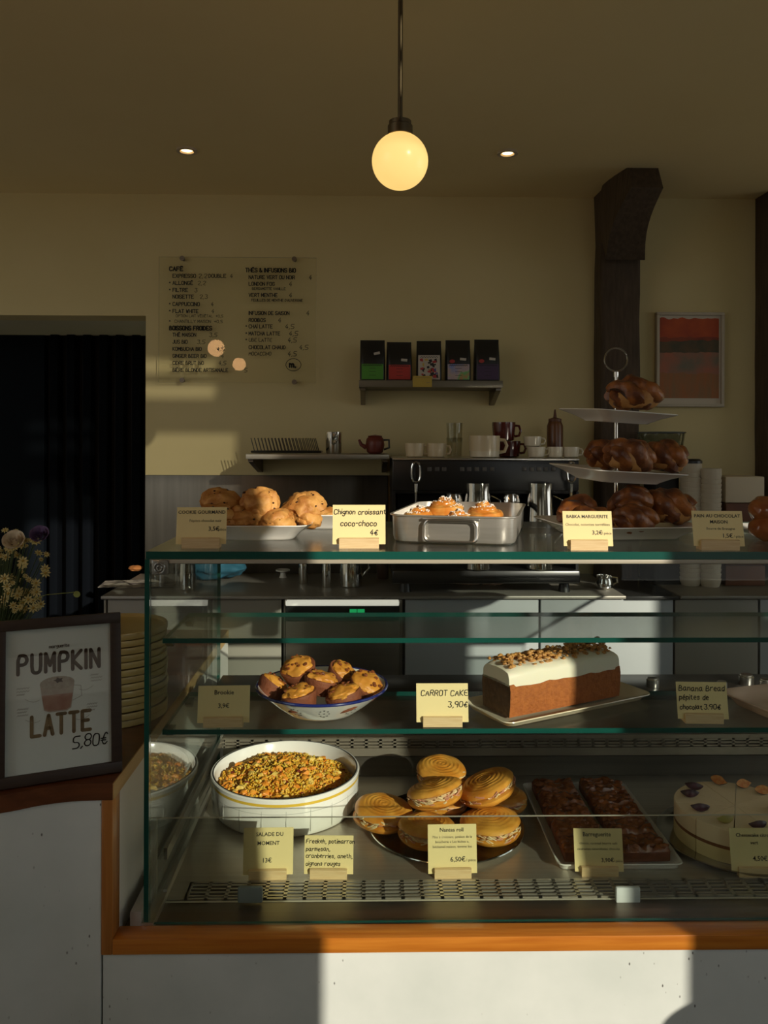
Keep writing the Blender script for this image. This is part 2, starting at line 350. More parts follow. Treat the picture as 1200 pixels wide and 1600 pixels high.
# shop front behind the photographer: piers, windows and added openings that shape sun and fill
def xeq(p): return p.x + p.y*TAZ
W1 = (xeq(at(508, 1540, -.0375)), xeq(at(1092, 1500, -.0375)))
W2 = (xeq(at(735, 1000, YCAB)), xeq(at(1030, 1000, YCAB)))
sh = -YF*TAZ
holes = [(-3.5, -1.65, .40, 2.80), (-.28, .34, 1.05, 1.19), (W1[0] + sh, W1[1] + sh, .93, 2.585), (W2[0] + sh, W2[1] + sh, 1.60, 2.08)]  # first two added, for sky fill and a bright reflection in the poster
bm = B(); xs_ = XL
for a, b_, z0, z1 in holes:
    box(bm, xs_, a, YF - .02, YF, 0, ZCF); box(bm, a, b_, YF - .02, YF, 0, z0); xs_ = b_
    if z1 < 2.5 or z1 > 2.6: box(bm, a, b_, YF - .02, YF, z1, ZCF); continue
    m_ = b_ - .12*(b_ - a)                               # added slits whose sun streaks stand in for light reflected off the shelves
    box(bm, a, b_, YF - .02, YF, z1, 2.70); box(bm, a, b_, YF - .02, YF, 2.84, ZCF); box(bm, m_, b_, YF - .02, YF, 2.70, 2.84); box(bm, a, m_, YF - .02, YF, 2.755, 2.785); tw = (a, m_)
box(bm, xs_, XR, YF - .02, YF, 0, ZCF)
struct('wall_front', bm, FRONTM)
bm = B(); box(bm, -16, 16, -11, -10.5, -.5, 2.1); struct('wall_street', bm, mat('street_render', (.34, .30, .25), .9))
bm = B(); box(bm, -16, 16, -10.5, YF - .12, -.3, -.1); struct('ground_street', bm, mat('street_paving', (.22, .21, .2), .9))
bm = B(); box(bm, tw[0] - .01, W1[1] + sh + .01, YF - .028, YF - .022, 2.43, 2.86); struct('dimming_pane', bm, glass('sun_dimming_glass', (.46, .46, .44)))  # added dark pane that dims the sun patches on the back wall
q = at(1066, 1572, -.0375); k = .66  # unseen stool added to cast a shadow on the counter front
stool = V(q.x + k*TAZ + .165, q.y - k, q.z + k*TEL)
t_ = bm = B(); lathe(bm, [(.150, -.03), (.163, -.024), (.163, -.004), (.155, 0), (.002, 0)], 40)
for i in range(4):
    a = PI/4 + PI/2*i; tube(bm, [(.11*math.cos(a), .11*math.sin(a), -.028), (.17*math.cos(a), .17*math.sin(a), -stool.z)], .014, 8)
tube(bm, [(.145*math.cos(2*PI*i/24), .145*math.sin(2*PI*i/24), -stool.z*.65) for i in range(24)], .008, 6, True)
tag(obj('shade_stool', bm, mat('stool_wood', (.25, .13, .05), .5), None, stool), 'unseen round stool added to shade the right of the counter front', 'stool')
# timber post with its brace, and the dark post at the right edge
def wob(lp, k, a=.006):
    return [(x + a*noise.noise(V(x*9 + k, y*9, z*5)), y + a*noise.noise(V(x*9, y*9 + k, z*5 + 4)), z) for x, y, z in lp]
xa, xb = at(938, 500, YWALL - .08).x, at(999, 500, YWALL - .08).x
bm = B(); cxp = (xa + xb)/2; wp = xb - xa
loft(bm, [wob(rrect(wp, .1, .012, z, 3, cxp, YWALL - .045), 3) for z in [0 + ZC*i/26 for i in range(27)]])
post = struct('timber_post', bm, BEAM)
bm = B(); p1 = at(970, 372, YWALL - .09); p2 = at(1003, 255, YWALL - .30); p2.z = ZC + .01
hw = wp/2*.98
lps = []
for i in range(9):
    t = i/8; c = p1.lerp(p2, t); c.x += .012*math.sin(PI*t)*-1.5; s = hw*(1 - .25*t)
    lps.append([(c.x + a*s + .004*noise.noise(V(i, a, b)), c.y + b*.05, c.z + b*.085) for a, b in ((-1, -1), (0, -1), (1, -1), (1, 0), (1, 1), (0, 1), (-1, 1), (-1, 0))])
loft(bm, lps); obj('brace', bm, BEAM, post)
bm = B(); x = at(1190, 600, YWALL - .05).x
loft(bm, [wob(rrect(.16, .1, .01, z, 3, x + .08, YWALL - .045), 9, .003) for z in [ZC*i/20 for i in range(21)]]); struct('timber_post_right', bm, BEAM)
bm = B(); box(bm, at(228, 800, YWALL).x, at(606, 800, YWALL).x, YWALL - .012, YWALL, ZBACK, at(300, 742, YWALL).z, bev=.002)
struct('trim_2', bm, mat('steel_splashback', (.12, .108, .088), .36, .8, col2=(.10, .09, .073), scale=7, stretch=(8, 8, .4)))

# ------------------------------------------------------------------ pendant lamps and downlights
OPAL = mat('lit_opal_glass', (.75, .6, .35), .25, emit=(1, .66, .20), estr=.95)
OPAL2 = mat('lit_opal_glass_front', (.9, .8, .6), .25, emit=(1, .52, .22), estr=15)
BRASS = mat('aged_brass', (.16, .125, .075), .45, 1)
def pendant(label, c, r, ztop, m):
    t = thing('pendant_lamp', label, 'lamp', (c.x, c.y, c.z))
    bm = B(); lathe(bm, [(r*math.sin(PI*i/24), -r*math.cos(PI*i/24)) for i in range(0, 25)], 48); obj('globe', bm, m, t)
    bm = B(); k = r/.053
    lathe(bm, [(.020*k, .047*k), (.0235*k, .049*k), (.0235*k, .066*k), (.021*k, .068*k), (.021*k, .075*k), (.006*k, .078*k)], 32); obj('lamp_holder', bm, BRASS, t)
    bm = B(); lathe(bm, [(.0045, .07*k), (.0045, ztop - c.z)], 12); obj('rod', bm, BRASS, t)
    bm = B(); lathe(bm, [(.04, ztop - c.z - .008), (.04, ztop - c.z)], 24); obj('ceiling_rose', bm, BRASS, t)
pendant('lit opal globe lamp hanging on a thin rod above the glass case', at(625, 252, .16), 44*(.16 + D)/F, ZC, OPAL)
pendant('lit globe lamp whose reflection is the larger dot on the menu glass', V(-.99, -1.0, E + .60), .054, ZCF, OPAL2)
pendant('lit globe lamp whose reflection is the smaller dot on the menu glass', V(-.90, -1.35, E + .53), .045, ZCF, OPAL2)
LED = mat('lit_downlight', (1, .9, .7), .3, emit=(1, .72, .36), estr=4)
for px, py, wh in ((292, 234, 'left of the globe lamp'), (793, 238, 'right of the globe lamp')):
    p = on(px, py, ZC); t = thing('downlight', 'small round recessed ceiling spotlight ' + wh, 'lamp', p)
    bm = B(); lathe(bm, [(.030, .0), (.030, -.006), (.020, -.006), (.018, 0)], 32, cap0=False, cap1=False); obj('trim_ring', bm, mat('ring_white', (.55, .47, .36), .4), t)
    bm = B(); lathe(bm, [(.001, -.002), (.016, -.002), (.016, -.001)], 24); obj('lens', bm, LED, t)

# ================================================================== counter
ZW0 = at(600, 1489, -.0375).z
xpl, xpr = at(158, 1380, -.0375).x, XWP
t = thing('sales_counter', 'pale speckled counter with orange wood rim under the glass case', 'counter', (0, 0, 0))
bm = B(); box(bm, xpr, XEND + .3, -.0375, 0, ZW0, ZWOOD, bev=.0015); obj('ledge', bm, WOOD, t)
bm = B(); box(bm, xpl, xpr, -.0375, 0, ZW0, ZSIDE - .027, bev=.0015); obj('upright', bm, WOODV, t)
bm = B(); box(bm, xpl + .002, XEND + .3, -.033, 0, 0, ZW0 - .0005); obj('front_panel', bm, TERR, t)
bm = B(); box(bm, XWP - .012, XWP, 0, 1.0, 0, ZSIDE - .027); obj('side_panel', bm, WHITEP, t)
bm = B(); box(bm, XWP, XEND + .3, .0, .68, 0, ZTRAY - .0125); obj('plinth', bm, STEELD, t)
# side counter on the left with a curved front
def cfront(s):                                           # curve of the front edge, s from 0 at the upright
    pts = [(xpl, -.0375), (at(110, 1250, -.043).x, -.042), (at(60, 1250, -.058).x, -.056), (at(0, 1266, -.081).x, -.081), (-.70, -.135), (-.80, -.215), (-.88, -.32), (-.93, -.46), (-.95, -.62)]
    u = s*(len(pts) - 1); i = min(int(u), len(pts) - 2); f = u - i
    P0, P1, P2, P3 = [Vector(pts[max(0, min(len(pts) - 1, j))]) for j in (i - 1, i, i + 1, i + 2)]
    return .5*((2*P1) + (P2 - P0)*f + (2*P0 - 5*P1 + 4*P2 - P3)*f*f + (3*P1 - P0 - 3*P2 + P3)*f*f*f)
N = 48; cv = [cfront(i/N) for i in range(N + 1)]
t = thing('side_counter', 'curved speckled counter with dark wood top left of the glass case', 'counter', (0, 0, 0))
outl = [(XWP, -.0375)] + [(p.x, p.y) for p in cv] + [(-1.5, -.62), (-1.5, 1.0), (XWP, 1.0)]
bm = B(); loft(bm, [[(x, y, z) for x, y in outl] for z in (ZSIDE - .027, ZSIDE)]); obj('countertop', bm, WOODD, t)
bm = B(); box(bm, XWP, XWP + .002, -.037, 1.0, ZSIDE - .026, ZSIDE - .0005); obj('edge_band', bm, mat('pale_edge_wood', (.50, .30, .11), .5, col2=(.58, .37, .15), scale=9, stretch=(10, .7, 10)), t)
cv2 = [(p.x - (.0 if i else .001), p.y + .003) for i, p in enumerate(cv)]
bm = B(); outp = cv2 + [(-1.4, -.62), (-1.4, .9), (cv2[0][0], .9)]
loft(bm, [[(x, y, z) for x, y in outp] for z in (0, ZSIDE - .0275)]); obj('front_panel', bm, TERR, t)

# ================================================================== refrigerated display case
case = thing('display_case', 'glass bakery display case with green edged panes and steel tray', 'display case', (0, 0, 0))
GT = .0125
bm = B(); box(bm, XSG - .002, XEND, 0, .50, ZTOP - GT, ZTOP, pane='z'); obj('top_pane', bm, [GLT, GEDGE], case, smooth=0)
bm = B(); box(bm, XSG - .0045, XSG + .0035, .002, YREAR, ZTRAY, ZTOP - GT - .0005, pane='x'); obj('side_pane', bm, [GL, GEDGE], case, smooth=0)
bm = B(); box(bm, XSG + .005, XEND, .001, .007, ZTRAY + .006, ZTOP - GT - .008, pane='y'); obj('front_pane', bm, [GL, GEDGE], case, smooth=0)
bm = B(); box(bm, XSG + .006, XEND, .0, .018, ZTOP - GT - .0075, ZTOP - GT - .0008, bev=.001); obj('top_rail', bm, mat('beige_rail', (.40, .36, .28), .4), case)
bm = B(); box(bm, XSG + .008, XEND, .485, .50, ZTOP - GT - .014, ZTOP - GT - .0008, bev=.001); obj('rear_rail', bm, STEELD, case)
XSH = at(254, 1000, YSH0).x
for z, nm in ((ZUP, 'upper'), (ZLOW, 'lower')):
    bm = B(); box(bm, XSH, XEND, YSH0, YSH1 + .005, z - .0085, z, pane='z'); sh_ = obj('shelf', bm, [GLS, GEDGE], case, smooth=0)
    for yy in (YSH0 + .02, YSH1 - .03):
        bm = B(); prism(bm, [(yy, z - .009), (yy + .03, z - .009), (yy + .03, z - .012), (yy + .012, z - .022), (yy, z - .014)], 'x', XSG + .004, XSH + .012); obj('bracket', bm, BLACK if nm == 'lower' else STEELD, sh_)
# latch on the front pane
bm = B(); p = at(252, 886, .008)
c0 = [(p.x + .0085*math.cos(2*PI*i/20), -.004, p.z + .0085*math.sin(2*PI*i/20)) for i in range(20)]
tube(bm, [V(*q) for q in c0], .0018, 6, True); tube(bm, [(p.x + .004*math.cos(2*PI*i/12), -.004, p.z + .004*math.sin(2*PI*i/12)) for i in range(12)], .0014, 6, True)
box(bm, p.x - .013, p.x + .014, -.003, .0005, p.z - .011, p.z + .013, bev=.002); obj('latch', bm, mat('clear_latch', (.3, .3, .27), .25, .4), case)
# tray floor, rear wall, ledge, channels
YV0, YV1 = .083, .139
bm = B(); box(bm, XSG + .012, XEND, YV1, YREAR, ZTRAY - .010, ZTRAY); obj('tray', bm, STEEL, case)
bm = B(); box(bm, XSG + .012, XEND, 0, YV0, ZTRAY - .012, ZTRAY - .002); obj('front_tray', bm, STEELD, case)
bm = B(); box(bm, XSG + .012, XEND, YV0, YV1, ZTRAY - .011, ZTRAY - .009); obj('vent_recess', bm, BLACKM, case)
def grille(bm, x0, x1, a0, a1, z0, z1, rows, pit, barw, crossw, vert=False):
    n = int((x1 - x0)/pit)
    def bx(xa, xb, ya, yb, zz=None):
        if vert: box(bm, xa, xb, z0, z1, ya, yb)
        else: box(bm, xa, xb, ya, yb, z0, z1)
    h = (a1 - a0)
    for i in range(rows + 1):
        c = a0 + h*(i + .0)/rows
        e = barw if 0 < i < rows else barw*2.2
        bx(x0, x1, max(a0, c - e/2), min(a1, c + e/2))
    for k in range(n + 1): bx(x0 + k*pit - crossw/2, x0 + k*pit + crossw/2, a0, a1)
bm = B(); grille(bm, XSG + .045, XEND, YV0, YV1, ZTRAY - .003, ZTRAY - .0002, 5, .0345, .0042, .0065)
box(bm, XSG + .012, XSG + .045, YV0, YV1, ZTRAY - .003, ZTRAY - .0002); obj('front_vent', bm, STEEL, case)
zv = at(650, 1160, YREAR).z
bm = B(); box(bm, XSG + .012, XEND, YREAR, YREAR + .01, ZTRAY - .01, E - .575); obj('rear_panel', bm, STEELD, case)
bm = B(); grille(bm, at(350, 1160, YREAR).x, XEND, zv - .010, zv + .010, YREAR - .006, YREAR - .001, 2, .0345, .004, .007, True)
box(bm, XSG + .012, XEND, YREAR - .008, YREAR - .0005, zv - .030, zv - .011); box(bm, XSG + .012, XEND, YREAR - .008, YREAR - .0005, zv + .011, zv + .020)
obj('rear_vent', bm, mat('beige_steel', (.42, .37, .29), .4, .8), case)
bm = B(); prism(bm, [(YREAR - .001, ZTRAY + .001), (YREAR - .001, zv - .031), (YREAR - .012, zv - .031), (YREAR - .04, ZTRAY + .001)], 'x', XSG + .012, XEND); obj('rear_slope', bm, STEELD, case)
ZLG = E - .57
bm = B(); box(bm, at(330, 1060, .5).x, XEND, .485, .64, ZLG - .012, ZLG, bev=.002); obj('rear_ledge', bm, mat('black_ledge', (.02, .018, .016), .3), case)
bm = B(); box(bm, at(330, 1060, .5).x, XEND, .60, .625, ZLG - .05, ZLG - .012); obj('ledge_support', bm, BLACKM, case)
xb0 = at(203, 1430, .0).x; xb1 = at(220, 1430, 0).x
bm = B(); box(bm, xb0, xb1, 0, .68, ZTRAY - .012, at(210, 1425, 0).z, bev=.001); obj('side_channel', bm, mat('grey_channel', (.42, .40, .37), .45), case)
bm = B(); box(bm, xb1 + .0006, XSG + .012, 0, .68, ZTRAY - .012, ZTRAY + .009, bev=.0006); obj('pane_channel', bm, SATIN, case)
bm = B(); box(bm, XSG + .005, XSG + .0115, .09, YREAR, ZTRAY + .002, ZTRAY + .014); box(bm, XSG + .006, XSG + .012, .09, YREAR, zv - .0, zv + .02); obj('side_rail', bm, SATIN, case)
# low acrylic screen with two clips
zs = at(600, 1275, YSH0).z; xs0 = at(246, 1340, YSH0).x
bm = B(); box(bm, xs0, XEND, YSH0 - .005, YSH0, ZTRAY - .0015, zs, pane='y'); scr = obj('front_screen', bm, [glass('acrylic', (.95, .96, .94)), mat('sunlit_acrylic_edge', (.62, .58, .46), .3)], case, smooth=0)
for px, m in ((391, mat('grey_clip', (.20, .23, .215), .4)), (981, mat('pale_clip', (.62, .66, .62), .3))):
    p = at(px, 1397, YSH0 - .01); bm = B(); box(bm, p.x - .0215, p.x + .0215, YSH0 - .014, YSH0 - .0052, p.z - .0145, p.z + .013, bev=.003); obj('screen_clip', bm, m, scr)

# ================================================================== price cards
def card(label, px, py, z, w, h, lines, rotz=0, lean=10, hand=False, tilt=0, group='price cards'):
    p = on(px, py, z)
    t = thing('price_card', label, 'price card', (p.x, p.y, z), rotz, group)
    hw = w*.375
    bm = B(); prism(bm, [(0, 0), (-.001, .0165), (.004, .018), (.0055, .006), (.0085, .006), (.0115, .0195), (.028, .012), (.028, 0)], 'x', -hw, hw); obj('holder', bm, PINE, t, smooth=0)
    L = R(-lean)
    bm = B(); box(bm, -w/2, w/2, 0, .0006, 0, h); c = obj('card', bm, PAPER, t, (0, .0058, .0065), (L, R(tilt), 0), smooth=0)
    bm = B()
    for ln in lines:
        kind, s, x, zz, size = ln[:5]; al = ln[5] if len(ln) > 5 else 'c'; mi = ln[6] if len(ln) > 6 else 0
        if kind == 'p': printed(bm, s, x*w/2, zz*h, size*h, -.0004, mi, al, .00012 if mi == 0 else 0)
        else: write(bm, s, x*w/2, zz*h, size*h, (.0014 if len(ln) < 8 else ln[7]*1.15), -.0004, mi, hand=1, align=al, seed=len(s), xs=.95)
    obj('lettering', bm, [INK, INKG], c, smooth=0)
    return t
W_ = .089
card('shaded cookie price card at the left end of the glass top', 313, 857, ZTOP, .084, .063, [('p','COOKIE GOURMAND',0,.82,.128),('p','P\u00e9pites chocolat noir',.15,.60,.10,'c',1),('p','3,5\u20ac',.5,.36,.16,'c'),('p','/ pi\u00e8ce',.99,.36,.10,'r',1)], .05, 12)
card('handwritten coconut chocolate bun price card beside the roasting pan', 561, 857, ZTOP, .090, .067, [('h','Chignon croissant',-.95,.76,.12,'l'),('h','coco-choco',-.7,.46,.135,'l'),('h','4$',.55,.22,.13,'c')], .02, 10)
card('sunlit babka price card in front of the tiered stand', 921, 860, ZTOP, .083, .059, [('p','BABKA MARGUERITE',0,.80,.128),('p','Chocolat, noisettes torr\u00e9fi\u00e9es',0,.58,.105,'c',1),('p','3,2\u20ac',.38,.33,.16),('p','/ pi\u00e8ce',.96,.33,.105,'r',1)], -.02, 12)
card('shaded chocolate bread price card at the right end of the glass top', 1126, 860, ZTOP, .084, .060, [('p','PAIN AU CHOCOLAT',0,.81,.132),('p','MAISON',.05,.64,.132),('p','Beurre de Bretagne',.1,.46,.10,'c',1),('p','1,5\u20ac',.35,.24,.16),('p','/ pi\u00e8ce',.97,.24,.10,'r',1)], -.08, 14)
card('shaded two line price card left of the enamel bowl', 348, 1137, ZLOW, .091, .063, [('p','Brookie',0,.76,.17),('p','3,9\u20ac',0,.40,.17)], .03, 11)
card('handwritten carrot cake price card in front of the loaf', 692, 1136, ZLOW, .092, .066, [('h','CARROT CAKE',-.82,.68,.14,'l'),('h','3,90$',.22,.38,.14,'l')], 0, 11)
card('handwritten banana bread price card right of the loaf', 1101, 1131, ZLOW, .090, .064, [('h','Banana Bread',-.9,.76,.14,'l'),('h','p\u00e9pites de',-.9,.52,.13,'l'),('h','chocolat',-.9,.26,.12,'l'),('h','3.90$',.05,.26,.13,'l')], -.05, 12)
card('salad price card in front of the round dish', 418, 1375, ZTRAY, .091, .081, [('p','SALADE DU',.05,.82,.118),('p','MOMENT',.0,.63,.118),('p','13\u20ac',-.05,.26,.135)], .02, 9)
card('handwritten salad ingredients card beside the salad price card', 513, 1374, ZTRAY, .090, .066, [('h','Freekeh, potimarron',-.93,.80,.105,'l',0,.001),('h','parmesan,',-.93,.60,.105,'l',0,.001),('h','cranberries, aneth,',-.93,.42,.105,'l',0,.001),('h','oignons rouges',-.93,.22,.105,'l',0,.001)], -.02, 10)
card('ham and cheese roll price card in front of the oval tray', 708, 1373, ZTRAY, .090, .085, [('p','Nantes roll',-.02,.85,.115),('p','P\u00e2te \u00e0 croissant, jambon de la',0,.72,.072,'c',1),('p','boucherie \u00ab Les biches \u00bb,',0,.62,.072,'c',1),('p','b\u00e9chamel maison, tomme bio',0,.52,.072,'c',1),('p','6,50\u20ac',.22,.24,.14),('p','/ pi\u00e8ce',.96,.24,.08,'r',1)], .02, 9)
card('half sunlit brownie price card in front of the brown squares', 938, 1370, ZTRAY, .090, .074, [('p','Barreguerite',-.05,.82,.14),('p','cheese, caramel beurre sal\u00e9',0,.63,.085,'c',1),('p','cacahu\u00e8tes caram\u00e9lis\u00e9es, chocolat',0,.50,.078,'c',1),('p','3,90\u20ac',.35,.22,.135),('p','/ pi\u00e8ce',.97,.22,.08,'r',1)], -.02, 11)
card('dim cheesecake price card at the right edge of the tray', 1184, 1371, ZTRAY, .090, .076, [('p','Cheesecake citron',0,.80,.115),('p','vert',0,.63,.115),('p','4,50\u20ac',.2,.26,.15)], -.03, 11)

# ================================================================== plates, pan, stand on the glass top
def rect_plate(bm, w, d, h, flare, r, th=.004):
    fw, fd = w - flare*2, d - flare*2
    loft(bm, [rrect(fw, fd, r*.8, 0), rrect(fw + .006, fd + .006, r*.8, h*.12), rrect(fw + flare*.9, fd + flare*.9, r*.9, h*.5), rrect(w, d, r, h - th*.4), rrect(w - .001, d - .001, r, h),
              rrect(w - th, d - th, r*.9, h), rrect(fw + flare*.8, fd + flare*.8, r*.85, h*.5 + th*.8), rrect(fw, fd, r*.8, h*.12 + th), rrect(fw*.5, fd*.5, r*.4, h*.12 + th*.6)])
def single(name, label, cat, bm, m, loc, rot=(0, 0, 0), group=None, smooth=50):
    return tag(obj(name, bm, m, None, loc, rot, smooth), label, cat, group)
pf = on(398, 846, ZTOP); pcy = pf.y + .045
bm = B(); rect_plate(bm, .245, .165, .030, .034, .03); single('serving_plate', 'white rectangular plate under the front cookies', 'plate', bm, WHITE, (at(385, 846, pcy).x, pcy + .02, ZTOP), (0, 0, .02))
p2x = at(500, 840, .26).x
bm = B(); rect_plate(bm, .21, .165, .032, .034, .03); single('serving_plate', 'white plate behind, half hidden by the bun price card', 'plate', bm, WHITE, (p2x - .01, .385, ZTOP), (0, 0, .0))
def cookie(name, label, loc, r, hz, seed, rot, sub=4):
    t = thing(name, label, 'cookie', loc, 0, 'chocolate chip cookies on the glass top'); t.rotation_euler = rot
    bm = B(); vs = blob(bm, r, r*.94, hz, seed, .14, 1.6, sub)
    for v in vs:
        q = v.co*1.0
        v.co += q.normalized()*(.0022*noise.noise(q*95 + V(seed, 0, 0)) - .0065*max(0, .22 - abs(noise.noise(q*38 + V(0, seed, 0))))/.22*.6 + .002)
    obj('dough', bm, CRUST, t)
    bm = B(); rnd = random.Random(seed)
    for k in range(34):
        a, e = rnd.uniform(0, 2*PI), rnd.uniform(-.3, 1.2)
        d = V(math.cos(a)*math.cos(e), math.sin(a)*math.cos(e), math.sin(e))
        off = Vector((seed*7.31, seed*3.7, seed*1.9)); kk = 1 + .14*noise.noise(d*1.6 + off) + .07*noise.noise(d*1.6*2.3 + off)
        c = V(d.x*r*kk, d.y*r*.94*kk, d.z*hz*kk)*.975; s = rnd.uniform(.0012, .0032)
        blob(bm, s, s*.8, s*.7, k, .3, 2, 1, c)
    o = obj('chocolate_chips', bm, CHIP, t); o['kind'] = 'stuff'
zp = ZTOP + .010
for i, (px, py, Y, r, hz, rot, lb) in enumerate([
    (345, 782, .20, .036, .026, (.25, .3, 0), 'half shaded cookie on top, at the left of the pile'),
    (406, 783, .185, .036, .027, (.5, .1, 0), 'round sunlit cookie on top, in the middle of the pile'),
    (475, 789, .23, .040, .025, (.3, -.35, .5), 'wide cracked cookie on top, at the right of the pile'),
    (340, 804, .155, .038, .022, (.1, .1, 0), 'dark shaded cookie low at the left, by the cookie card'),
    (375, 806, .165, .030, .020, (.2, 0, 1), 'dark cookie tucked under the half shaded cookie'),
    (408, 806, .19, .036, .020, (.1, 0, 2), 'cookie under the round middle cookie, in its shade'),
    (434, 812, .160, .030, .021, (.4, .1, 0), 'small sunlit cookie at the front rim of the plate'),
    (478, 806, .22, .030, .020, (.2, .3, 0), 'small sunlit cookie low at the right of the pile'),
    (512, 806, .36, .036, .020, (.1, .1, 2), 'shaded cookie behind the bun price card')]):
    p = at(px, py, Y); cookie('cookie', lb, (p.x, p.y, p.z - .003), r, hz, i + 1, rot)

# roasting pan, short end to the front
q = on(606, 805, E - .130); q2 = on(805, 808, E - .130); q3 = on(827, 785, E - .130); q4 = on(650, 783, E - .130)
pc = (q + q2 + q3 + q4)/4; pw, pl, ph = .226, .335, .051; prot = -math.atan2(q3.x - q2.x + q4.x - q.x, q3.y - q2.y + q4.y - q.y)
pan = thing('roasting_pan', 'deep rectangular steel pan of sugared buns with a wire handle', 'pan', (pc.x, pc.y, ZTOP), prot)
bm = B()
loft(bm, [rrect(pw - .020, pl - .020, .03, .0), rrect(pw - .008, pl - .008, .034, .004), rrect(pw - .004, pl - .004, .034, .012), rrect(pw - .002, pl - .002, .034, ph - .004), rrect(pw + .006, pl + .006, .036, ph - .002), rrect(pw + .006, pl + .006, .036, ph),
          rrect(pw - .004, pl - .004, .034, ph), rrect(pw - .006, pl - .006, .032, .012), rrect(pw - .012, pl - .012, .03, .007), rrect(pw - .03, pl - .03, .026, .006)])
obj('body', bm, mat('pan_steel', (.66, .63, .57), .3, .75, col2=(.60, .57, .51), scale=14, stretch=(1, 1, 10)), pan)
for sgn in (-1, 1):
    bm = B(); y0 = sgn*(pl/2 + .001); hwid, ht, hb = .046, ph - .008, .006
    pts = []
    for (cx_, cz_, a0) in ((hwid - .01, ht - .01, 0), (-hwid + .01, ht - .01, PI/2), (-hwid + .01, hb + .01, PI), (hwid - .01, hb + .01, 1.5*PI)):
        pts += [(cx_ + .01*math.cos(a0 + PI/2*k/4), y0 + sgn*.006, cz_ + .01*math.sin(a0 + PI/2*k/4)) for k in range(5)]
    tube(bm, pts, .0026, 8, True)
    box(bm, -.05, .05, min(y0, y0 + sgn*.006), max(y0, y0 + sgn*.006), ht + .000, ht + .004, bev=.001); obj('handle', bm, SATIN, pan)
def bun(label, px, py, Y, r, seed, rot=0):
    p = at(px, py, Y); t = thing('coiled_bun', label, 'bun', (p.x, p.y, p.z), rot, 'sugared buns in the pan')
    bm = B(); blob(bm, r*.9, r*.9, r*.62, seed, .06, 2, 3)
    n = 70; pts, rr = [], []
    for i in range(n):
        s = i/(n - 1); a = s*2*PI*2.4 + seed; rad = r*(.92 - .86*s)
        pts.append((rad*math.cos(a), rad*math.sin(a)*.95, r*(-.10 + .72*s**.8))); rr.append(r*(.30 - .08*s)*(1 + .07*math.sin(a*9)))
    tube(bm, pts, rr, 10); obj('coil', bm, CROI, t)
    bm = B(); rnd = random.Random(seed)
    for k in range(130):
        s = rnd.uniform(.25, 1); i = int(s*(n - 1)); P = V(*pts[i]); a = rnd.gauss(0, .5)
        d = (V(P.x, P.y, 0).normalized()*math.sin(a) + V(0, 0, 1)*math.cos(a))
        blob(bm, .0017, .0017, .0011, k, .2, 2, 1, P + d*rr[i]*.98)
    o = obj('icing_sugar', bm, SUGAR, t); o['kind'] = 'stuff'
bun('sugared coiled bun tallest, at the back left of the pan', 695, 802, .22, .040, 1.0, .3)
bun('sugared coiled bun at the right side of the pan', 756, 807, .18, .036, 2.3, 1.2)
bun('browner bun low at the left side of the pan', 655, 810, .17, .030, 3.9, 2)
bun('bun in the middle front of the pan between the others', 716, 815, .12, .028, 5.2, .7)

# tiered stand
sx, sy = at(962, 800, .235).x, .235
st = thing('tiered_stand', 'three tier stand of square white plates with a chrome ring on top', 'cake stand', (sx, sy, ZTOP))
zt = [0.002, at(962, 752, .215).z - ZTOP, at(962, 660, .215).z - ZTOP]
for z, w, rz, h in ((zt[0], .262, .12, .026), (zt[1], .205, .30, .024), (zt[2], .178, .28, .022)):
    bm = B(); rect_plate(bm, w, w*.95, h, .040, .022); obj('plate', bm, WHITE, st, (0, 0, z), (R(2.5 if z > .05 else 0), R(3 if z > .05 else 0), rz))
bm = B(); lathe(bm, [(.0035, .004), (.0035, at(964, 582, sy).z - ZTOP)], 12); zr = at(964, 562, sy).z - ZTOP
obj('rod', bm, CHROME, st)
bm = B(); tube(bm, [(.0225*math.cos(2*PI*i/40), 0, zr + .0225*math.sin(2*PI*i/40)) for i in range(40)], .0016, 8, True)
lathe(bm, [(.005, zr - .034), (.005, zr - .024)], 12); obj('ring_handle', bm, CHROME, st)
def babka(label, px, py, Y, L, r, seed, rz=0, tilt=(0, 0), m=BABKA):
    p = at(px, py, Y); t = thing('babka_slice', label, 'pastry', (p.x, p.y, p.z), rz, 'glazed babka pieces on the tiered stand'); t.rotation_euler = (tilt[0], tilt[1], rz)
    bm = B(); vs = blob(bm, L*.5, r*.92, r*.8, seed, .16, 1.7, 3)
    for v in vs: v.co.z = max(v.co.z, -r*.55)
    obj('crumb', bm, BABKAC, t)
    bm = B(); n = 26
    for s in range(3):
        pts, rr = [], []
        for i in range(n):
            u = i/(n - 1); a = u*2*PI*.8 + s*2*PI/3 + seed
            env = math.sin(PI*min(max(u*.94 + .03, 0), 1))**.45
            pts.append(((u - .5)*L*1.04, math.cos(a)*r*.56*env, r*.22 + math.sin(a)*r*.42*env)); rr.append(r*(.50*env + .05)*(1 + .05*math.sin(i*1.7 + seed)))
        tube(bm, pts, rr, 12)
    for v in bm.verts: v.co += v.co.normalized()*.0065*noise.noise(v.co*34 + V(seed, 0, 0))
    obj('glazed_strands', bm, m, t)
    bm = B(); pts = []
    for i in range(n):
        u = i/(n - 1); a = u*2*PI*.8 + seed + PI/3
        env = math.sin(PI*min(max(u*.94 + .03, 0), 1))**.45
        pts.append(((u - .5)*L, math.cos(a)*r*.93*env, r*.2 + math.sin(a)*r*.78*env))
    tube(bm, pts, r*.07, 6); obj('chocolate_seam', bm, CHIP, t)
babka('glazed babka piece alone on the top tier of the stand', 990, 622, .22, .096, .036, 1.2, .05)
babka('babka piece at the front of the middle tier', 982, 718, .175, .092, .036, 2.4, .35, (.1, .15))
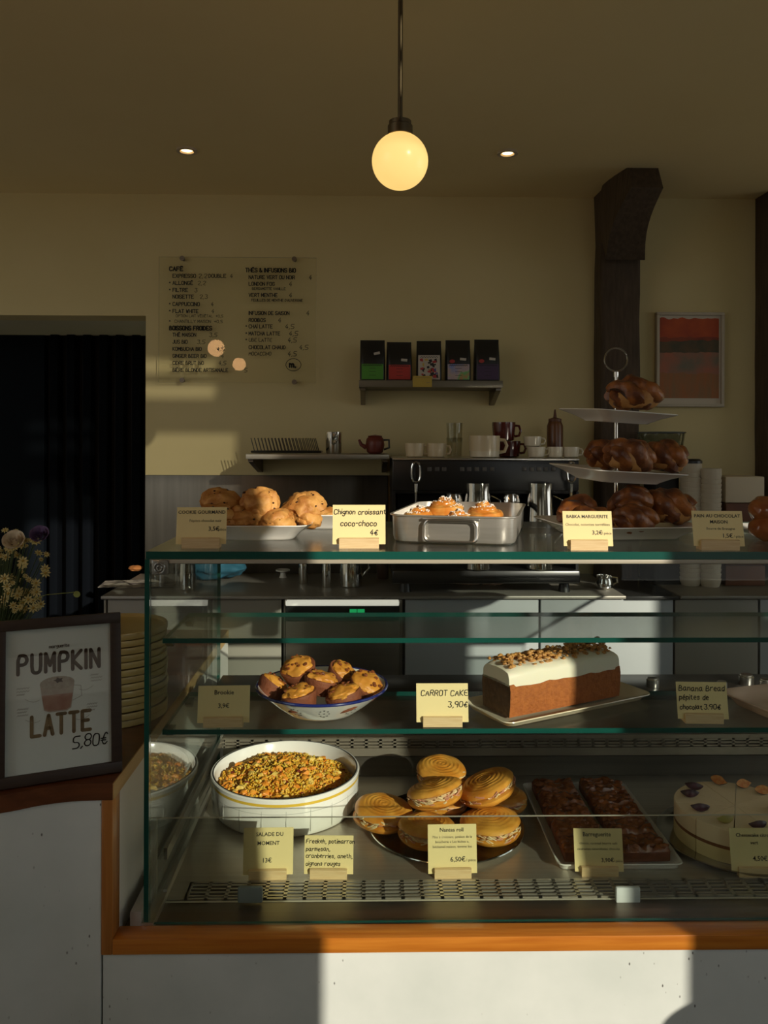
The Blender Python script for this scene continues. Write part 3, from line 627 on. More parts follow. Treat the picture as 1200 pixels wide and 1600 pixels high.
babka('babka piece at the right of the middle tier', 1040, 718, .235, .070, .034, 3.3, -.3, (0, .2))
babka('dark babka piece at the back left of the middle tier', 945, 716, .27, .075, .033, 4.1, .5)
babka('orange sunlit babka piece at the left of the bottom tier', 902, 803, .20, .075, .030, 5.0, .45, (.1, -.2), CROI if False else BABKA)
babka('babka piece under it behind the sunlit babka card', 925, 815, .16, .070, .026, 6.4, -.2)
babka('curled babka piece in the middle of the bottom tier by the rod', 985, 792, .20, .078, .034, 7.7, .6, (.2, -.3))
babka('babka piece at the front of the bottom tier', 990, 815, .145, .082, .028, 8.9, .2, (.2, 0))
babka('large dark babka piece at the right of the bottom tier', 1043, 797, .22, .088, .038, 9.5, -.25, (0, .1))
# pastry at the right end
p = on(1215, 838, ZTOP)
bm = B(); rect_plate(bm, .16, .16, .012, .02, .07); single('serving_plate', 'plate of chocolate breads cut off by the right edge', 'plate', bm, WHITE, (p.x + .03, p.y + .06, ZTOP))
def pain(label, loc, rot):
    t = thing('chocolate_bread', label, 'pastry', loc, 0, 'chocolate breads at the right'); t.rotation_euler = rot
    bm = B(); vs = blob(bm, .046, .034, .028, 4, .05, 1.6, 4)
    for v in vs: v.co *= 1 + .035*math.sin(v.co.x*260)
    obj('crust', bm, mat('dark_glazed_crust', (.27, .07, .016), .22, col2=(.42, .15, .035), scale=30, coat=.5), t)
p = at(1203, 800, .17); pain('glossy dark chocolate bread on top at the right edge', (p.x, p.y, p.z), (.4, .2, .5))
p = at(1208, 824, .16); pain('chocolate bread under the glossy one at the right edge', (p.x, p.y, p.z), (0, 0, .2))

# ================================================================== lower shelf
bp = on(503, 1128, ZLOW); bcy = bp.y + .068; bx = at(503, 1080, bcy).x; br = .121; bh = .046
bowl = thing('enamel_bowl', 'white enamel colander bowl with a blue rim on the glass shelf', 'bowl', (bx, bcy, ZLOW), 0)
bm = B(); prof = [(.062, 0), (.066, .001), (.072, .006), (.092, .020), (.110, .036), (br, bh), (br - .003, bh + .001), (.106, .036), (.088, .021), (.066, .008), (.01, .006)]
lathe(bm, prof, 64); obj('body', bm, WHITE, bowl)
bm = B(); tube(bm, [(br*math.cos(2*PI*i/72), br*math.sin(2*PI*i/72), bh) for i in range(72)], .0028, 8, True); obj('rim', bm, NAVY, bowl)
bm = B()
for k in range(12):
    a0 = 2*PI*k/12 + .1
    for j in range(9):
        aa = 2*PI*j/8 if j < 8 else 0; rr = .0085 if j < 8 else 0
        s = .030 + .62*rr*math.sin(aa)*1.3; s = .024 + rr*math.sin(aa)
        rad = .092 + (s - .020)*(.018/.016) ; a = a0 + rr*math.cos(aa)/.095
        n_ = V(math.cos(a)*.68, math.sin(a)*.68, -.73)
        c = V(math.cos(a)*rad, math.sin(a)*rad, s) + n_*.0006
        u_ = n_.cross(V(0, 0, 1)).normalized(); w_ = n_.cross(u_)
        bm.faces.new([bm.verts.new(c + (u_*math.cos(g*PI/3) + w_*math.sin(g*PI/3))*.0018) for g in range(6)])
o = obj('drain_holes', bm, mat('hole_shade', (.05, .055, .05), .8), bowl, smooth=0); o['kind'] = 'stuff'
def brookie(label, px, py, Y, r, seed, rot):
    p = at(px, py, Y); t = thing('brownie_cookie', label, 'cookie', (p.x, p.y, p.z), 0, 'brownie cookies in the enamel bowl'); t.rotation_euler = rot
    bm = B(); n = 28; lps = []
    for z, k in ((-.9, .72), (-.85, .80), (-.3, .92), (.15, 1.0), (.3, .97)):
        lps.append([(r*k*math.cos(2*PI*i/n)*(1 + .05*noise.noise(V(math.cos(2*PI*i/n)*2, math.sin(2*PI*i/n)*2, z + seed))), r*k*math.sin(2*PI*i/n)*(1 + .05*noise.noise(V(math.cos(2*PI*i/n)*2, math.sin(2*PI*i/n)*2, z + seed))), z*r*.7) for i in range(n)])
    loft(bm, lps); obj('brownie_base', bm, BROWN, t)
    bm = B(); vs = blob(bm, r*.87, r*.84, r*.36, seed, .20, 1.8, 4, (0, 0, r*.22))
    for v in vs: v.co += v.co.normalized()*(.0024*noise.noise(v.co*60 + V(seed, 0, 0)) + .0012*noise.noise(v.co*130))
    obj('cookie_top', bm, COOKTOP, t)
    bm = B(); rnd = random.Random(int(seed*10))
    for k in range(10):
        a, q = rnd.uniform(0, 2*PI), r*.75*math.sqrt(rnd.random()); s = rnd.uniform(.0024, .0046)
        blob(bm, s, s, s*.6, k, .3, 2, 1, (q*math.cos(a), q*math.sin(a), r*.22 + r*.40*math.sqrt(max(0, 1 - (q/(r*.93))**2))))
    o = obj('chocolate_chips', bm, mat('milk_chips', (.22, .06, .018), .4), t); o['kind'] = 'stuff'
for px, py, Y, r, rot, lb in ((466, 1046, .20, .034, (.35, -.25, 0), 'brownie cookie with a tall cracked top at the back left of the bowl'),
    (535, 1052, .23, .031, (.6, .1, 1), 'round brownie cookie standing at the back of the bowl'),
    (502, 1066, .165, .033, (.25, .0, 2), 'brownie cookie in the middle of the bowl'),
    (427, 1072, .19, .031, (.3, -.6, 3), 'brownie cookie leaning on the left rim of the bowl'),
    (468, 1088, .120, .033, (.15, .15, 4), 'brownie cookie at the front left rim showing its dark base'),
    (537, 1088, .122, .034, (.3, -.1, 5), 'brownie cookie at the front of the bowl with a wide top'),
    (572, 1070, .180, .032, (.3, .5, 6), 'brownie cookie leaning on the right rim of the bowl')):
    brookie(lb, px, py, Y, r, px*.013, rot)

# carrot loaf on its oblong plate
zc = ZLOW + .009
c1 = on(798, 1123, zc); c2 = on(970, 1088, zc); ang = math.atan2(c2.y - c1.y, c2.x - c1.x)
LL, LW = (c2 - c1).length, .088
ux, uy = V(math.cos(ang), math.sin(ang), 0), V(-math.sin(ang), math.cos(ang), 0)
lc = c1 + ux*LL/2 + uy*LW/2
bm = B(); rect_plate(bm, LL + .088, LW + .062, .014, .016, .018)
single('oblong_plate', 'cream oblong plate under the carrot loaf', 'plate', bm, mat('cream_plate', (.80, .70, .50), .2, coat=.3), (lc.x + .012, lc.y + .008, ZLOW), (0, 0, ang))
loaf = thing('carrot_loaf', 'carrot loaf cake with white frosting and granola on an oblong plate', 'cake', (lc.x, lc.y, zc), ang)
HB = .058
bm = B(); nx = 14
lps = []
for i in range(nx + 1):
    x = -LL/2 + LL*i/nx; w0, w1 = LW/2*.90, LW/2*.985
    e = .0012*noise.noise(V(i*.9, 1, 2))
    lps.append([(x, -w0, 0), (x, -w0 - .003 + e, HB*.35), (x, -w1, HB*.8), (x, -w1 + .002, HB + .004*noise.noise(V(i*.5, 0, 0))), (x, 0, HB + .002), (x, w1 - .002, HB), (x, w1, HB*.8), (x, w0, 0)])
vs = loft(bm, lps)
bm.faces.ensure_lookup_table(); bm.normal_update()
for f in bm.faces:
    if abs(f.normal.x) > .7 and f.calc_center_median().x < 0: f.material_index = 1
obj('sponge', bm, [CARROT, CRUSTD], loaf)
bm = B(); lps = []
HF = .033
for i in range(25):
    u = i/24; x = -LL/2 + LL*u; en = min(1, min(u, 1 - u)*9 + .0); ex = (1 - en)**2
    w = LW/2*(1.0 - .10*ex); h = HF*(1 - .18*ex); row = []
    for k in range(15):
        a = PI*k/14; cz, cw = math.sin(a), math.cos(a)
        y = -w*(abs(cw)**.55)*(1 if cw > 0 else -1); z = HB - .003 + .004*noise.noise(V(u*8, 3 if cw > 0 else 9, 1)) * (1 if k in (0, 14) else 0) + h*(cz**.42 if cz > 0 else 0)
        row.append((x - .004*ex*(1 if u < .5 else -1) * 0, y + .0015*noise.noise(V(u*14, k*.4, 5)), z + .0025*noise.noise(V(u*10, k*.5, 2))))
    lps.append(row)
loft(bm, lps); obj('frosting', bm, CREAM, loaf, smooth=60)
bm = B(); rnd = random.Random(4)
for k in range(420):
    u = rnd.uniform(.04, .97); y = max(-.034, min(.036, rnd.gauss(.004, .017))); s = rnd.uniform(.0026, .0054)
    lay = rnd.random()**1.6*.012*max(0, 1 - (abs(y)/.036)**2)
    blob(bm, s*rnd.uniform(.8, 1.4), s, s*.7, k, .45, 1.8, 1, (-LL/2 + LL*u, y, HB - .003 + HF*.97 + lay*(1 + (u > .5)*.5)), M=None)
o = obj('granola', bm, NUTS, loaf, smooth=0); o['kind'] = 'stuff'
p = on(1165, 1132, ZLOW)
bm = B(); rect_plate(bm, .24, .15, .022, .02, .03); single('pink_plate', 'pale pink oblong plate cut off at the right of the shelf', 'plate', bm, mat('pink_glaze', (.72, .50, .38), .2, coat=.4), (at(1157, 1110, .17).x + .115, .19, ZLOW), (0, 0, .30))

# ================================================================== tray floor
dr = .160; dcx, dcy = at(446, 1250, .44).x, .444; dh = .082
dish = thing('round_dish', 'white round tiled pattern dish with a yellow stripe', 'dish', (dcx, dcy, ZTRAY))
bm = B()
pr = [(dr - .016, 0), (dr - .010, .002), (dr - .003, .012), (dr - .001, dh*.5), (dr, dh - .016), (dr, dh - .0155), (dr + .0008, dh - .010), (dr + .0008, dh - .0095), (dr + .0015, dh - .002), (dr, dh), (dr - .005, dh), (dr - .008, dh - .004), (dr - .012, .012), (dr - .03, .008), (.01, .008)]
lathe(bm, pr, 96, mis=[0]*5 + [1, 1] + [0]*8); obj('body', bm, [WHITE, YELL], dish)
bm = B(); lathe(bm, [(dr - .0052, dh + .0006), (dr - .0026, dh + .0006), (dr - .0026, dh - .0002), (dr - .0052, dh - .0002)], 96, cap0=False, cap1=False); obj('dark_rim_line', bm, INK, dish)
bm = B()
for k in range(20):
    a = 2*PI*(k + .35)/20
    box(bm, -.0004, .0004, -(dr - .0004), -(dr - .0014), .012, dh - .020, M=Matrix.Rotation(a, 4, 'Z'))
lathe(bm, [(dr - .0002, dh*.63), (dr + .0001, dh*.63 + .0008)], 96, cap0=False, cap1=False)
obj('tile_lines', bm, mat('grey_line', (.42, .42, .39), .4), dish, smooth=0)
bm = B(); rnd = random.Random(11); rs = dr - .013
def sz(x, y):
    q = math.hypot(x, y)/rs
    return .052 + .030*max(0, 1 - q*q) + .008*noise.noise(V(x*22, y*22, 1)) + .004*noise.noise(V(x*60, y*60, 3))
n = 40
lps = [[(rs*k/14*math.cos(2*PI*i/n), rs*k/14*math.sin(2*PI*i/n), sz(rs*k/14*math.cos(2*PI*i/n), rs*k/14*math.sin(2*PI*i/n)) - .004) for i in range(n)] for k in range(14, 0, -1)]
loft(bm, [circ(rs*.98, .010, n)] + lps, mi=0)
for k in range(3600):
    a, q = rnd.uniform(0, 2*PI), rs*.985*math.sqrt(rnd.random()); x, y = q*math.cos(a), q*math.sin(a)
    v = noise.noise(V(x*30, y*30, 8)); s = rnd.uniform(.0016, .0030)
    mi = 0 if rnd.random() < .66 else (1 if rnd.random() < .7 else 3)
    if v > .16 and rnd.random() < .42: mi = 2
    if rnd.random() < .02: mi = 4
    vs_ = ico(bm, 1, mi)
    M = Matrix.Translation((x, y, sz(x, y) + rnd.uniform(-.002, .003))) @ Matrix.Rotation(rnd.uniform(0, 6), 4, V(rnd.random(), rnd.random(), rnd.random() + .01)) @ Matrix.Diagonal((s*1.5, s, s*.85, 1))
    for v_ in vs_: v_.co = M @ v_.co
for k in range(95):
    a, q = rnd.uniform(0, 2*PI), rs*.93*math.sqrt(rnd.random()); x, y = q*math.cos(a), q*math.sin(a); s = rnd.uniform(.005, .0085)
    mi = 2 if rnd.random() < .72 else (1 if rnd.random() < .5 else 4)
    if mi == 4: s *= .6
    blob(bm, s*1.2, s, s*.85, k, .5, 1.5, 2, (x, y, sz(x, y) + .001), mi)
tag(obj('grain_salad', bm, [GR1, GR2, GR3, GR4, GR5], None, (dcx, dcy, ZTRAY)), 'heap of golden grain salad with roast pumpkin in the round dish', 'salad', None, 'stuff')

# rolls on a round steel tray
tr, tcx, tcy = .160, at(697, 1300, .335).x, .335
bm = B(); lathe(bm, [(tr - .02, 0), (tr - .012, .001), (tr, .008), (tr - .001, .0095), (tr - .014, .003), (.01, .002)], 72, sx=1.0); single('steel_tray', 'round polished steel tray under the filled rolls', 'tray', bm, CHROME, (tcx, tcy, ZTRAY))
def disc_bun(bm, r, h, seed, spiral, down=False):
    nr, nt = 22, 56; rows = []
    for k in range(1, nr + 1):
        u = k/nr; row = []
        for i in range(nt):
            a = 2*PI*i/nt; ph = u*r/.0085*2*PI*1.0 - a*spiral + seed
            z = h*(1 - u**3.2)**.55 if u < 1 else 0
            z += (.0007*math.sin(ph) if spiral else 0)*(1 - u**6) + .0022*noise.noise(V(math.cos(a)*u*2 + seed, math.sin(a)*u*2, 1))
            q = r*u*(1 + .045*noise.noise(V(math.cos(a)*1.3, math.sin(a)*1.3, seed)))
            row.append((q*math.cos(a), q*math.sin(a), -z if down else z))
        rows.append(row)
    loft(bm, [[(x*.9, y*.9, .004 if down else -.004) for x, y, z in rows[-1]]] + rows[::-1])
def roll(label, px, py, z, Y, r, seed, rot):
    p = at(px, py, Y); t = thing('filled_roll', label, 'roll', (p.x, Y, z), 0, 'ham and cheese rolls on the steel tray'); t.rotation_euler = rot
    hb = .0195; r *= 1.04
    bm = B(); disc_bun(bm, r, .018, seed, 1, True); obj('bottom_half', bm, CROIB, t, (0, 0, hb))
    bm = B(); rnd = random.Random(int(seed*31)); blob(bm, r*.86, r*.86, .010, seed, .12, 3, 3, (0, 0, hb + .006))
    for k in range(100):
        a = rnd.uniform(0, 2*PI); q = r*rnd.uniform(.80, .97); z0 = hb + rnd.uniform(-.001, .014); L = rnd.uniform(.008, .020)
        d = V(math.cos(a + 1.4), math.sin(a + 1.4), rnd.uniform(-.6, .6)).normalized(); c = V(q*math.cos(a), q*math.sin(a), z0)
        tube(bm, [c - d*L/2, c + V(math.cos(a), math.sin(a), 0)*.002, c + d*L/2], rnd.uniform(.0010, .0017), 4, mi=1 if rnd.random() < .27 else 0)
    obj('filling', bm, [FILL, HAM], t)
    bm = B(); disc_bun(bm, r*.99, .0145, seed + 2, 1); obj('top_half', bm, CROIB, t, (0, 0, hb + .014), (R(4), R(-3), seed))
zt_ = ZTRAY + .004
roll('filled roll at the left edge of the steel tray beside the dish', 597, 1317, zt_ + .001, .335, .059, 1.1, (0, .06, 0))
roll('filled roll at the front middle, half behind its price card', 668, 1345, zt_, .265, .056, 2.2, (0, 0, 1))
roll('filled roll at the front right of the steel tray', 765, 1338, zt_, .285, .059, 3.1, (0, -.03, 2))
roll('filled roll in the middle of the back row', 690, 1300, zt_, .405, .057, 4.4, (0, 0, 3))
roll('filled roll at the back right of the steel tray', 780, 1300, zt_, .405, .057, 5.3, (0, 0, 3))
roll('filled roll lying on top, in the centre of the pile', 683, 1280, zt_ + .0475, .325, .056, 6.6, (.22, .05, 4))
roll('filled roll tilted on top at the right of the pile', 768, 1275, zt_ + .0485, .345, .059, 7.5, (.30, -.18, 5))
roll('smallest looking filled roll on top at the back of the pile', 690, 1262, zt_ + .0485, .425, .052, 8.2, (.12, 0, 6))

# brown squares
f1, f2 = on(872, 1353, ZTRAY + .012), on(1070, 1351, ZTRAY + .012); b1 = on(815, 1224, ZTRAY + .012)
px0, px1, py0, py1 = f1.x, f2.x, f1.y, b1.y
bm = B(); rect_plate(bm, px1 - px0, py1 - py0, .014, .010, .014); single('rectangular_plate', 'white rectangular plate under the brown squares', 'plate', bm, WHITE, ((px0 + px1)/2, (py0 + py1)/2, ZTRAY))
def square(label, x, y, w, d, seed):
    t = thing('brownie_square', label, 'brownie', (x, y, ZTRAY + .006), random.Random(seed).uniform(-.05, .05), 'brown squares on the rectangular plate')
    bm = B(); box(bm, -w/2, w/2, -d/2, d/2, 0, .020, bev=.0025); obj('base', bm, BROWN, t)
    bm = B(); g = 15; hh = .011
    lp = lambda k, zz: [(-w/2*k, -d/2*k, zz), (w/2*k, -d/2*k, zz), (w/2*k, d/2*k, zz), (-w/2*k, d/2*k, zz)]
    grid = {}
    for i in range(g + 1):
        for j in range(g + 1):
            x_, y_ = -w/2 + w*i/g, -d/2 + d*j/g; ed = min(i, g - i, j, g - j); q = V(x_, y_, seed*.37)
            z_ = .0205 + hh*(.55 + .75*noise.noise(q*62) + .5*noise.noise(q*130)) if ed else .0185
            grid[i, j] = bm.verts.new((x_*1.01, y_*1.01, max(z_, .0185)))
    for i in range(g):
        for j in range(g): bm.faces.new((grid[i, j], grid[i+1, j], grid[i+1, j+1], grid[i, j+1]))
    rnd = random.Random(seed)
    for k in range(14):
        s = rnd.uniform(.004, .0075); blob(bm, s*1.3, s*.8, s*.7, k + seed, .35, 1.6, 1, (rnd.uniform(-w*.44, w*.44), rnd.uniform(-d*.44, d*.44), .0265))
    obj('caramel_topping', bm, BARTOP, t, smooth=60)
wq = (px1 - px0 - .054)/2; dq = (py1 - py0 - .064)/5
rows_ = ('front', 'second', 'third', 'fourth', 'back')
for c_ in range(2):
    for r_ in range(5):
        square('brown nut topped square in the %s row, %s column of the plate' % (rows_[r_], 'left-hand' if c_ == 0 else 'right-hand'), px0 + .019 + wq/2 + c_*(wq + .016), py0 + .022 + dq/2 + r_*(dq + .0052), wq, dq, r_*2 + c_ + 1)

# cheesecake
ccx, ccy, cr, chh = at(1148, 1262, .28).x, .278, .116, .064
bm = B(); lathe(bm, [(cr + .01, 0), (cr + .025, .002), (cr + .034, .009), (cr + .032, .010), (cr + .02, .005), (.01, .004)], 72); single('cake_plate', 'round dark steel plate under the cheesecake', 'plate', bm, mat('plate_steel', (.4, .38, .34), .15, 1), (ccx, ccy, ZTRAY))
cm = mat('cheesecake', (.80, .66, .44), .55, bump=.25, bscale=70)
nd, lk = cm.node_tree.nodes, cm.node_tree.links
tc = nd.new('ShaderNodeTexCoord'); sp = nd.new('ShaderNodeSeparateXYZ'); lk.new(tc.outputs['Object'], sp.inputs[0])
mr = nd.new('ShaderNodeMapRange'); mr.inputs['From Min'].default_value = 0; mr.inputs['From Max'].default_value = chh; lk.new(sp.outputs['Z'], mr.inputs['Value'])
rp = nd.new('ShaderNodeValToRGB'); rp.color_ramp.interpolation = 'CONSTANT'
rp.color_ramp.elements[0].color = (.82, .66, .32, 1); e = rp.color_ramp.elements[1]; e.position = .40; e.color = (.24, .085, .022, 1)
e = rp.color_ramp.elements.new(.50); e.color = (.95, .75, .48, 1)
lk.new(mr.outputs[0], rp.inputs[0]); lk.new(rp.outputs[0], nd['Principled BSDF'].inputs['Base Color'])
cake = thing('cheesecake', 'pale cheesecake cut in slices with fig wedges on top', 'cake', (ccx, ccy, ZTRAY + .005))
NS = 10; da = 2*PI/NS
def slice_bm():
    bm = B(); poly = [(.0012, 0)]
    poly += [(cr*math.cos(-da/2 + .008 + (da - .016)*i/8), cr*math.sin(-da/2 + .008 + (da - .016)*i/8)) for i in range(9)]
    lps = [[(x, y, z) for x, y in poly] for z in (0, chh*.02, chh - .002)] + [[(.0015 + (x - .0015)*.985, y*.985, chh) for x, y in poly]]
    loft(bm, lps); return bm
FIGS = mat('fig_skin', (.045, .018, .03), .35, col2=(.09, .03, .05), scale=60)
FIGF = mat('fig_flesh', (.62, .19, .05), .35, col2=(.74, .40, .14), scale=130)
FIGR = mat('fig_rind', (.78, .66, .42), .5)
FIGG = mat('green_fig_skin', (.38, .31, .08), .45)
s0 = None
for k in range(NS):
    a = da*k + .18
    if s0 is None: s0 = obj('slice', slice_bm(), cm, cake)
    else:
        s_ = s0.copy(); C.objects.link(s_); s0_ = s_; s_.parent = cake
    (s0 if k == 0 else s_).rotation_euler = (0, 0, a)
def fig_wedge(a, q, yaw, away, skin):                    # quarter of a fig: flat cut face, skin bulging behind it
    bm = B(); n = 14; Lh = .0185; rows = []
    for i in range(n + 1):
        u = .008 + .984*i/n; h = .0092*math.sin(PI*u)**.62*(1 - .55*max(0, u - .62)/.38); w = .0115*math.sin(PI*u)**.62
        zc_ = .0088 - .001*u
        rows.append([(-Lh + 2*Lh*u, 0, zc_ + h*(1 - k/4*2)) for k in range(5)] + [(-Lh + 2*Lh*u, w*math.sin(PI*k/6), zc_ - h*math.cos(PI*k/6)) for k in range(1, 6)])
    loft(bm, rows, True, True, 0)
    for f in bm.faces:
        if abs(f.calc_center_median().y) < 1e-6: f.material_index = 1
    bmesh.ops.rotate(bm, verts=bm.verts, cent=(0, 0, 0), matrix=Matrix.Rotation(R(-38), 3, 'X'))
    zm = min(v.co.z for v in bm.verts)
    for v in bm.verts: v.co.z -= zm
    obj('fig_wedge', bm, [skin, FIGF], cake, (q*math.cos(a), q*math.sin(a), chh + .0002), (0, 0, yaw + (PI if away else 0)), smooth=40)
for k, (px, py, yaw, fl, skn) in enumerate(((1085, 1232, -.5, 1, FIGS), (1121, 1227, -.9, 0, FIGS), (1165, 1233, .25, 0, FIGS), (1195, 1243, .0, 0, FIGS), (1077, 1243, -.25, 1, FIGS), (1093, 1265, -.2, 1, FIGS), (1130, 1283, .2, 1, FIGG), (1181, 1292, .1, 1, FIGS), (1215, 1270, .4, 0, FIGS))):
    p = on(px, py, ZTRAY + .005 + chh); dx, dy = p.x - ccx, p.y - ccy; q = min(math.hypot(dx, dy), cr - .016)
    fig_wedge(math.atan2(dy, dx), q, yaw, fl, skn)

# ================================================================== left counter: poster, plates, flowers
pr_, pl_ = on(190, 1206, ZSIDE), on(-12, 1237, ZSIDE)
pw_ = math.hypot(pr_.x - pl_.x, pr_.y - pl_.y); pang = math.atan2(pr_.y - pl_.y, pr_.x - pl_.x); phh = .256
pos = thing('poster_frame', 'dark wood frame with a pumpkin latte poster leaning on the counter', 'poster', ((pr_.x + pl_.x)/2, (pr_.y + pl_.y)/2 + .002, ZSIDE), pang)
LEAN = R(-9)
FR = mat('dark_frame_wood', (.032, .018, .012), .5, col2=(.043, .025, .016), scale=12, stretch=(1, 10, 10))
hw = pw_/2; fw = .0165
bm = B()
for a in ((-hw, hw, 0, fw), (-hw, hw, phh - fw, phh), (-hw, -hw + fw, fw, phh - fw), (hw - fw, hw, fw, phh - fw)): box(bm, a[0], a[1], -.008, .010, a[2], a[3], bev=.001)
o1 = obj('frame', bm, FR, pos, (0, 0, .0015), (LEAN, 0, 0))
bm = B(); box(bm, -hw + .01, hw - .01, .002, .006, .01, phh - .01); obj('back_board', bm, BLACKM, o1)
bm = B(); box(bm, -hw + fw - .002, hw - fw + .002, .000, .002, fw - .002, phh - fw + .002); pap = obj('poster_sheet', bm, mat('poster_paper', (.80, .79, .77), .6), pos, (0, 0, .0015), (LEAN, 0, 0), 0)
bm = B(); box(bm, -hw + fw, hw - fw, -.0035, -.0025, fw, phh - fw); obj('glazing', bm, GL, o1, smooth=0)
bm = B(); prism(bm, [(.036, .15), (.075, .0012), (.071, .0012), (.034, .138)], 'x', -.02, .02); obj('easel_back', bm, BLACKM, pos)
BR1, BR2 = mat('brown_print', (.085, .038, .022), .7), mat('tan_print', (.29, .185, .095), .7, col2=(.24, .15, .08), scale=30)
bm = B(); yy = -.0006
write(bm, 'marguerite', 0, .207, .0048, .0009, yy, 0, align='c', gap=1.0, hand=.0)
write(bm, 'PUMPKIN', 0, .170, .029, .0054, yy, 0, align='c', gap=2.3, xs=.67)
write(bm, 'LATTE', .003, .072, .030, .0056, yy, 1, align='c', gap=2.3, xs=.60)
obj('lettering', bm, [BR1, BR2], pap, smooth=0)
bm = B(); write(bm, '5,80$', .046, .046, .0185, .0019, yy, 0, hand=1, align='c', gap=1.2, xs=.78); obj('handwritten_price', bm, INK, pap, smooth=0)
bm = B(); cxm, zt0, zb0 = -.003, .163, .106
def poly(bm, pts, mi, y=yy): f = bm.faces.new([bm.verts.new((x, y, z)) for x, z in pts]); f.material_index = mi
poly(bm, [(cxm - .026, zt0 - .012), (cxm - .020, zb0 + .004), (cxm - .012, zb0), (cxm + .014, zb0), (cxm + .021, zb0 + .004), (cxm + .026, zt0 - .012)], 0)
poly(bm, [(cxm - .0235, zt0 - .030), (cxm - .0190, zb0 + .005), (cxm - .012, zb0 + .002), (cxm + .013, zb0 + .002), (cxm + .0195, zb0 + .005), (cxm + .0235, zt0 - .030)], 1, yy - .0001)
poly(bm, [(cxm + .026*math.cos(2*PI*i/24), zt0 - .012 + .0105*math.sin(2*PI*i/24)) for i in range(24)], 2, yy - .0002)
strokes(bm, [[(cxm + .025, zt0 - .018), (cxm + .036, zt0 - .02), (cxm + .037, zt0 - .036), (cxm + .023, zt0 - .042)]], .0008, yy, 3)
poly(bm, [(cxm + .002 + .008*math.cos(2*PI*i/10)*(1 if i % 2 else .55), zt0 - .008 + .005*math.sin(2*PI*i/10)*(1 if i % 2 else .55)) for i in range(10)], 4, yy - .0003)
obj('drink_print', bm, [mat('foam_print', (.47, .36, .31), .7, col2=(.52, .42, .36), scale=90), mat('pink_print', (.40, .19, .145), .7, col2=(.47, .27, .21), scale=60), mat('froth_print', (.50, .42, .36), .7, col2=(.40, .31, .26), scale=140), mat('grey_print', (.40, .36, .33), .7), mat('star_print', (.07, .035, .03), .7)], pap, smooth=0)
bm = B(); rnd = random.Random(2)
for (x0, z0, sgn) in ((-.063, .148, 1), (.048, .158, -1), (-.062, .116, 1), (.042, .112, -1)):
    for r_ in range(3):
        zz = z0 - r_*.0048; L = rnd.uniform(.011, .019); n_ = 9
        strokes(bm, [[(x0 + L*i/n_, zz + .0011*((i % 2)*2 - 1)) for i in range(n_ + 1)]], .0007, yy)
    xx = x0 + (.012 if sgn > 0 else .004)
    strokes(bm, [[(xx + sgn*.022*s_, z0 - .017 - .006*math.sin(PI*s_*.8)) for s_ in (0, .2, .4, .6, .8, 1)]], .0006, yy)
obj('annotation_marks', bm, mat('grey_print', (.4, .36, .33), .7), pap, smooth=0)

CREAMP = mat('cream_stoneware', (.62, .47, .18), .28, col2=(.56, .42, .16), scale=8, coat=.35)
plc = at(180, 1060, .29); pz = ZSIDE
ordn = ['lowest', 'second from the bottom', 'third from the bottom', 'fourth from the bottom', 'fifth from the bottom', 'sixth from the bottom', 'seventh, at the middle', 'sixth from the top', 'fifth from the top', 'fourth from the top', 'third from the top', 'second from the top', 'topmost']
pp = None; hp = .179/13
for k in range(13):
    lb = 'cream stoneware plate %s of the stack behind the poster' % ordn[k]
    if pp is None:
        bm = B(); lathe(bm, [(.08, .0002), (.0975, .0002), (.0995, .0014), (.1, .004), (.1, hp - .003), (.0992, hp - .0012), (.097, hp - .0008), (.093, .007), (.08, .005), (.005, .004)], 64)
        pp = tag(obj('stacked_plate', bm, CREAMP, None, (plc.x, .295, pz)), lb, 'plate', 'stack of cream plates')
    else:
        q = pp.copy(); C.objects.link(q); q['label'] = lb; q.location = (plc.x + .0015*math.sin(k*2.1), .295 + .0015*math.cos(k*3), pz + hp*k); q.rotation_euler.z = k

fc = at(-5, 900, .20)
fl = thing('flower_bouquet', 'bouquet of pale yellow daisies and roses in a vase by the dark doorway', 'flowers', (fc.x, .20, ZSIDE))
fz = fc.z - ZSIDE
bm = B(); lathe(bm, [(.035, 0), (.042, .004), (.045, .05), (.036, .11), (.030, .13), (.034, .14), (.031, .14), (.027, .128), (.033, .11), (.04, .05), (.03, .008), (.005, .007)], 32); obj('vase', bm, mat('dark_vase', (.04, .05, .05), .25), fl)
GREEN = mat('stem_green', (.045, .075, .025), .6, col2=(.07, .11, .035), scale=30)
LEAF = mat('leaf_green', (.04, .07, .025), .5, col2=(.09, .12, .04), scale=20)
DAIS = mat('daisy_petal', (.66, .56, .24), .6); DC = mat('daisy_eye', (.42, .27, .04), .7)
rnd = random.Random(5); heads = []
for k in range(125):
    while True:
        v = V(rnd.uniform(-1, 1), rnd.uniform(-1, 1), rnd.uniform(-1, 1))
        if .35 < v.length < 1: break
    heads.append(V(v.x*.102, v.y*.07 - .01, fz + .010 + v.z*.088))
heads += [V(.035 + rnd.uniform(0, .055), -.02 + rnd.uniform(-.03, .03), fz - .045 + rnd.uniform(-.02, .02)) for _ in range(22)]
bm = B()
for h in heads: tube(bm, [(h.x*.12, h.y*.12, .12), (h.x*.5, h.y*.5, .12 + (h.z - .12)*.55), h], .0009, 4)
obj('stems', bm, GREEN, fl)['kind'] = 'stuff'
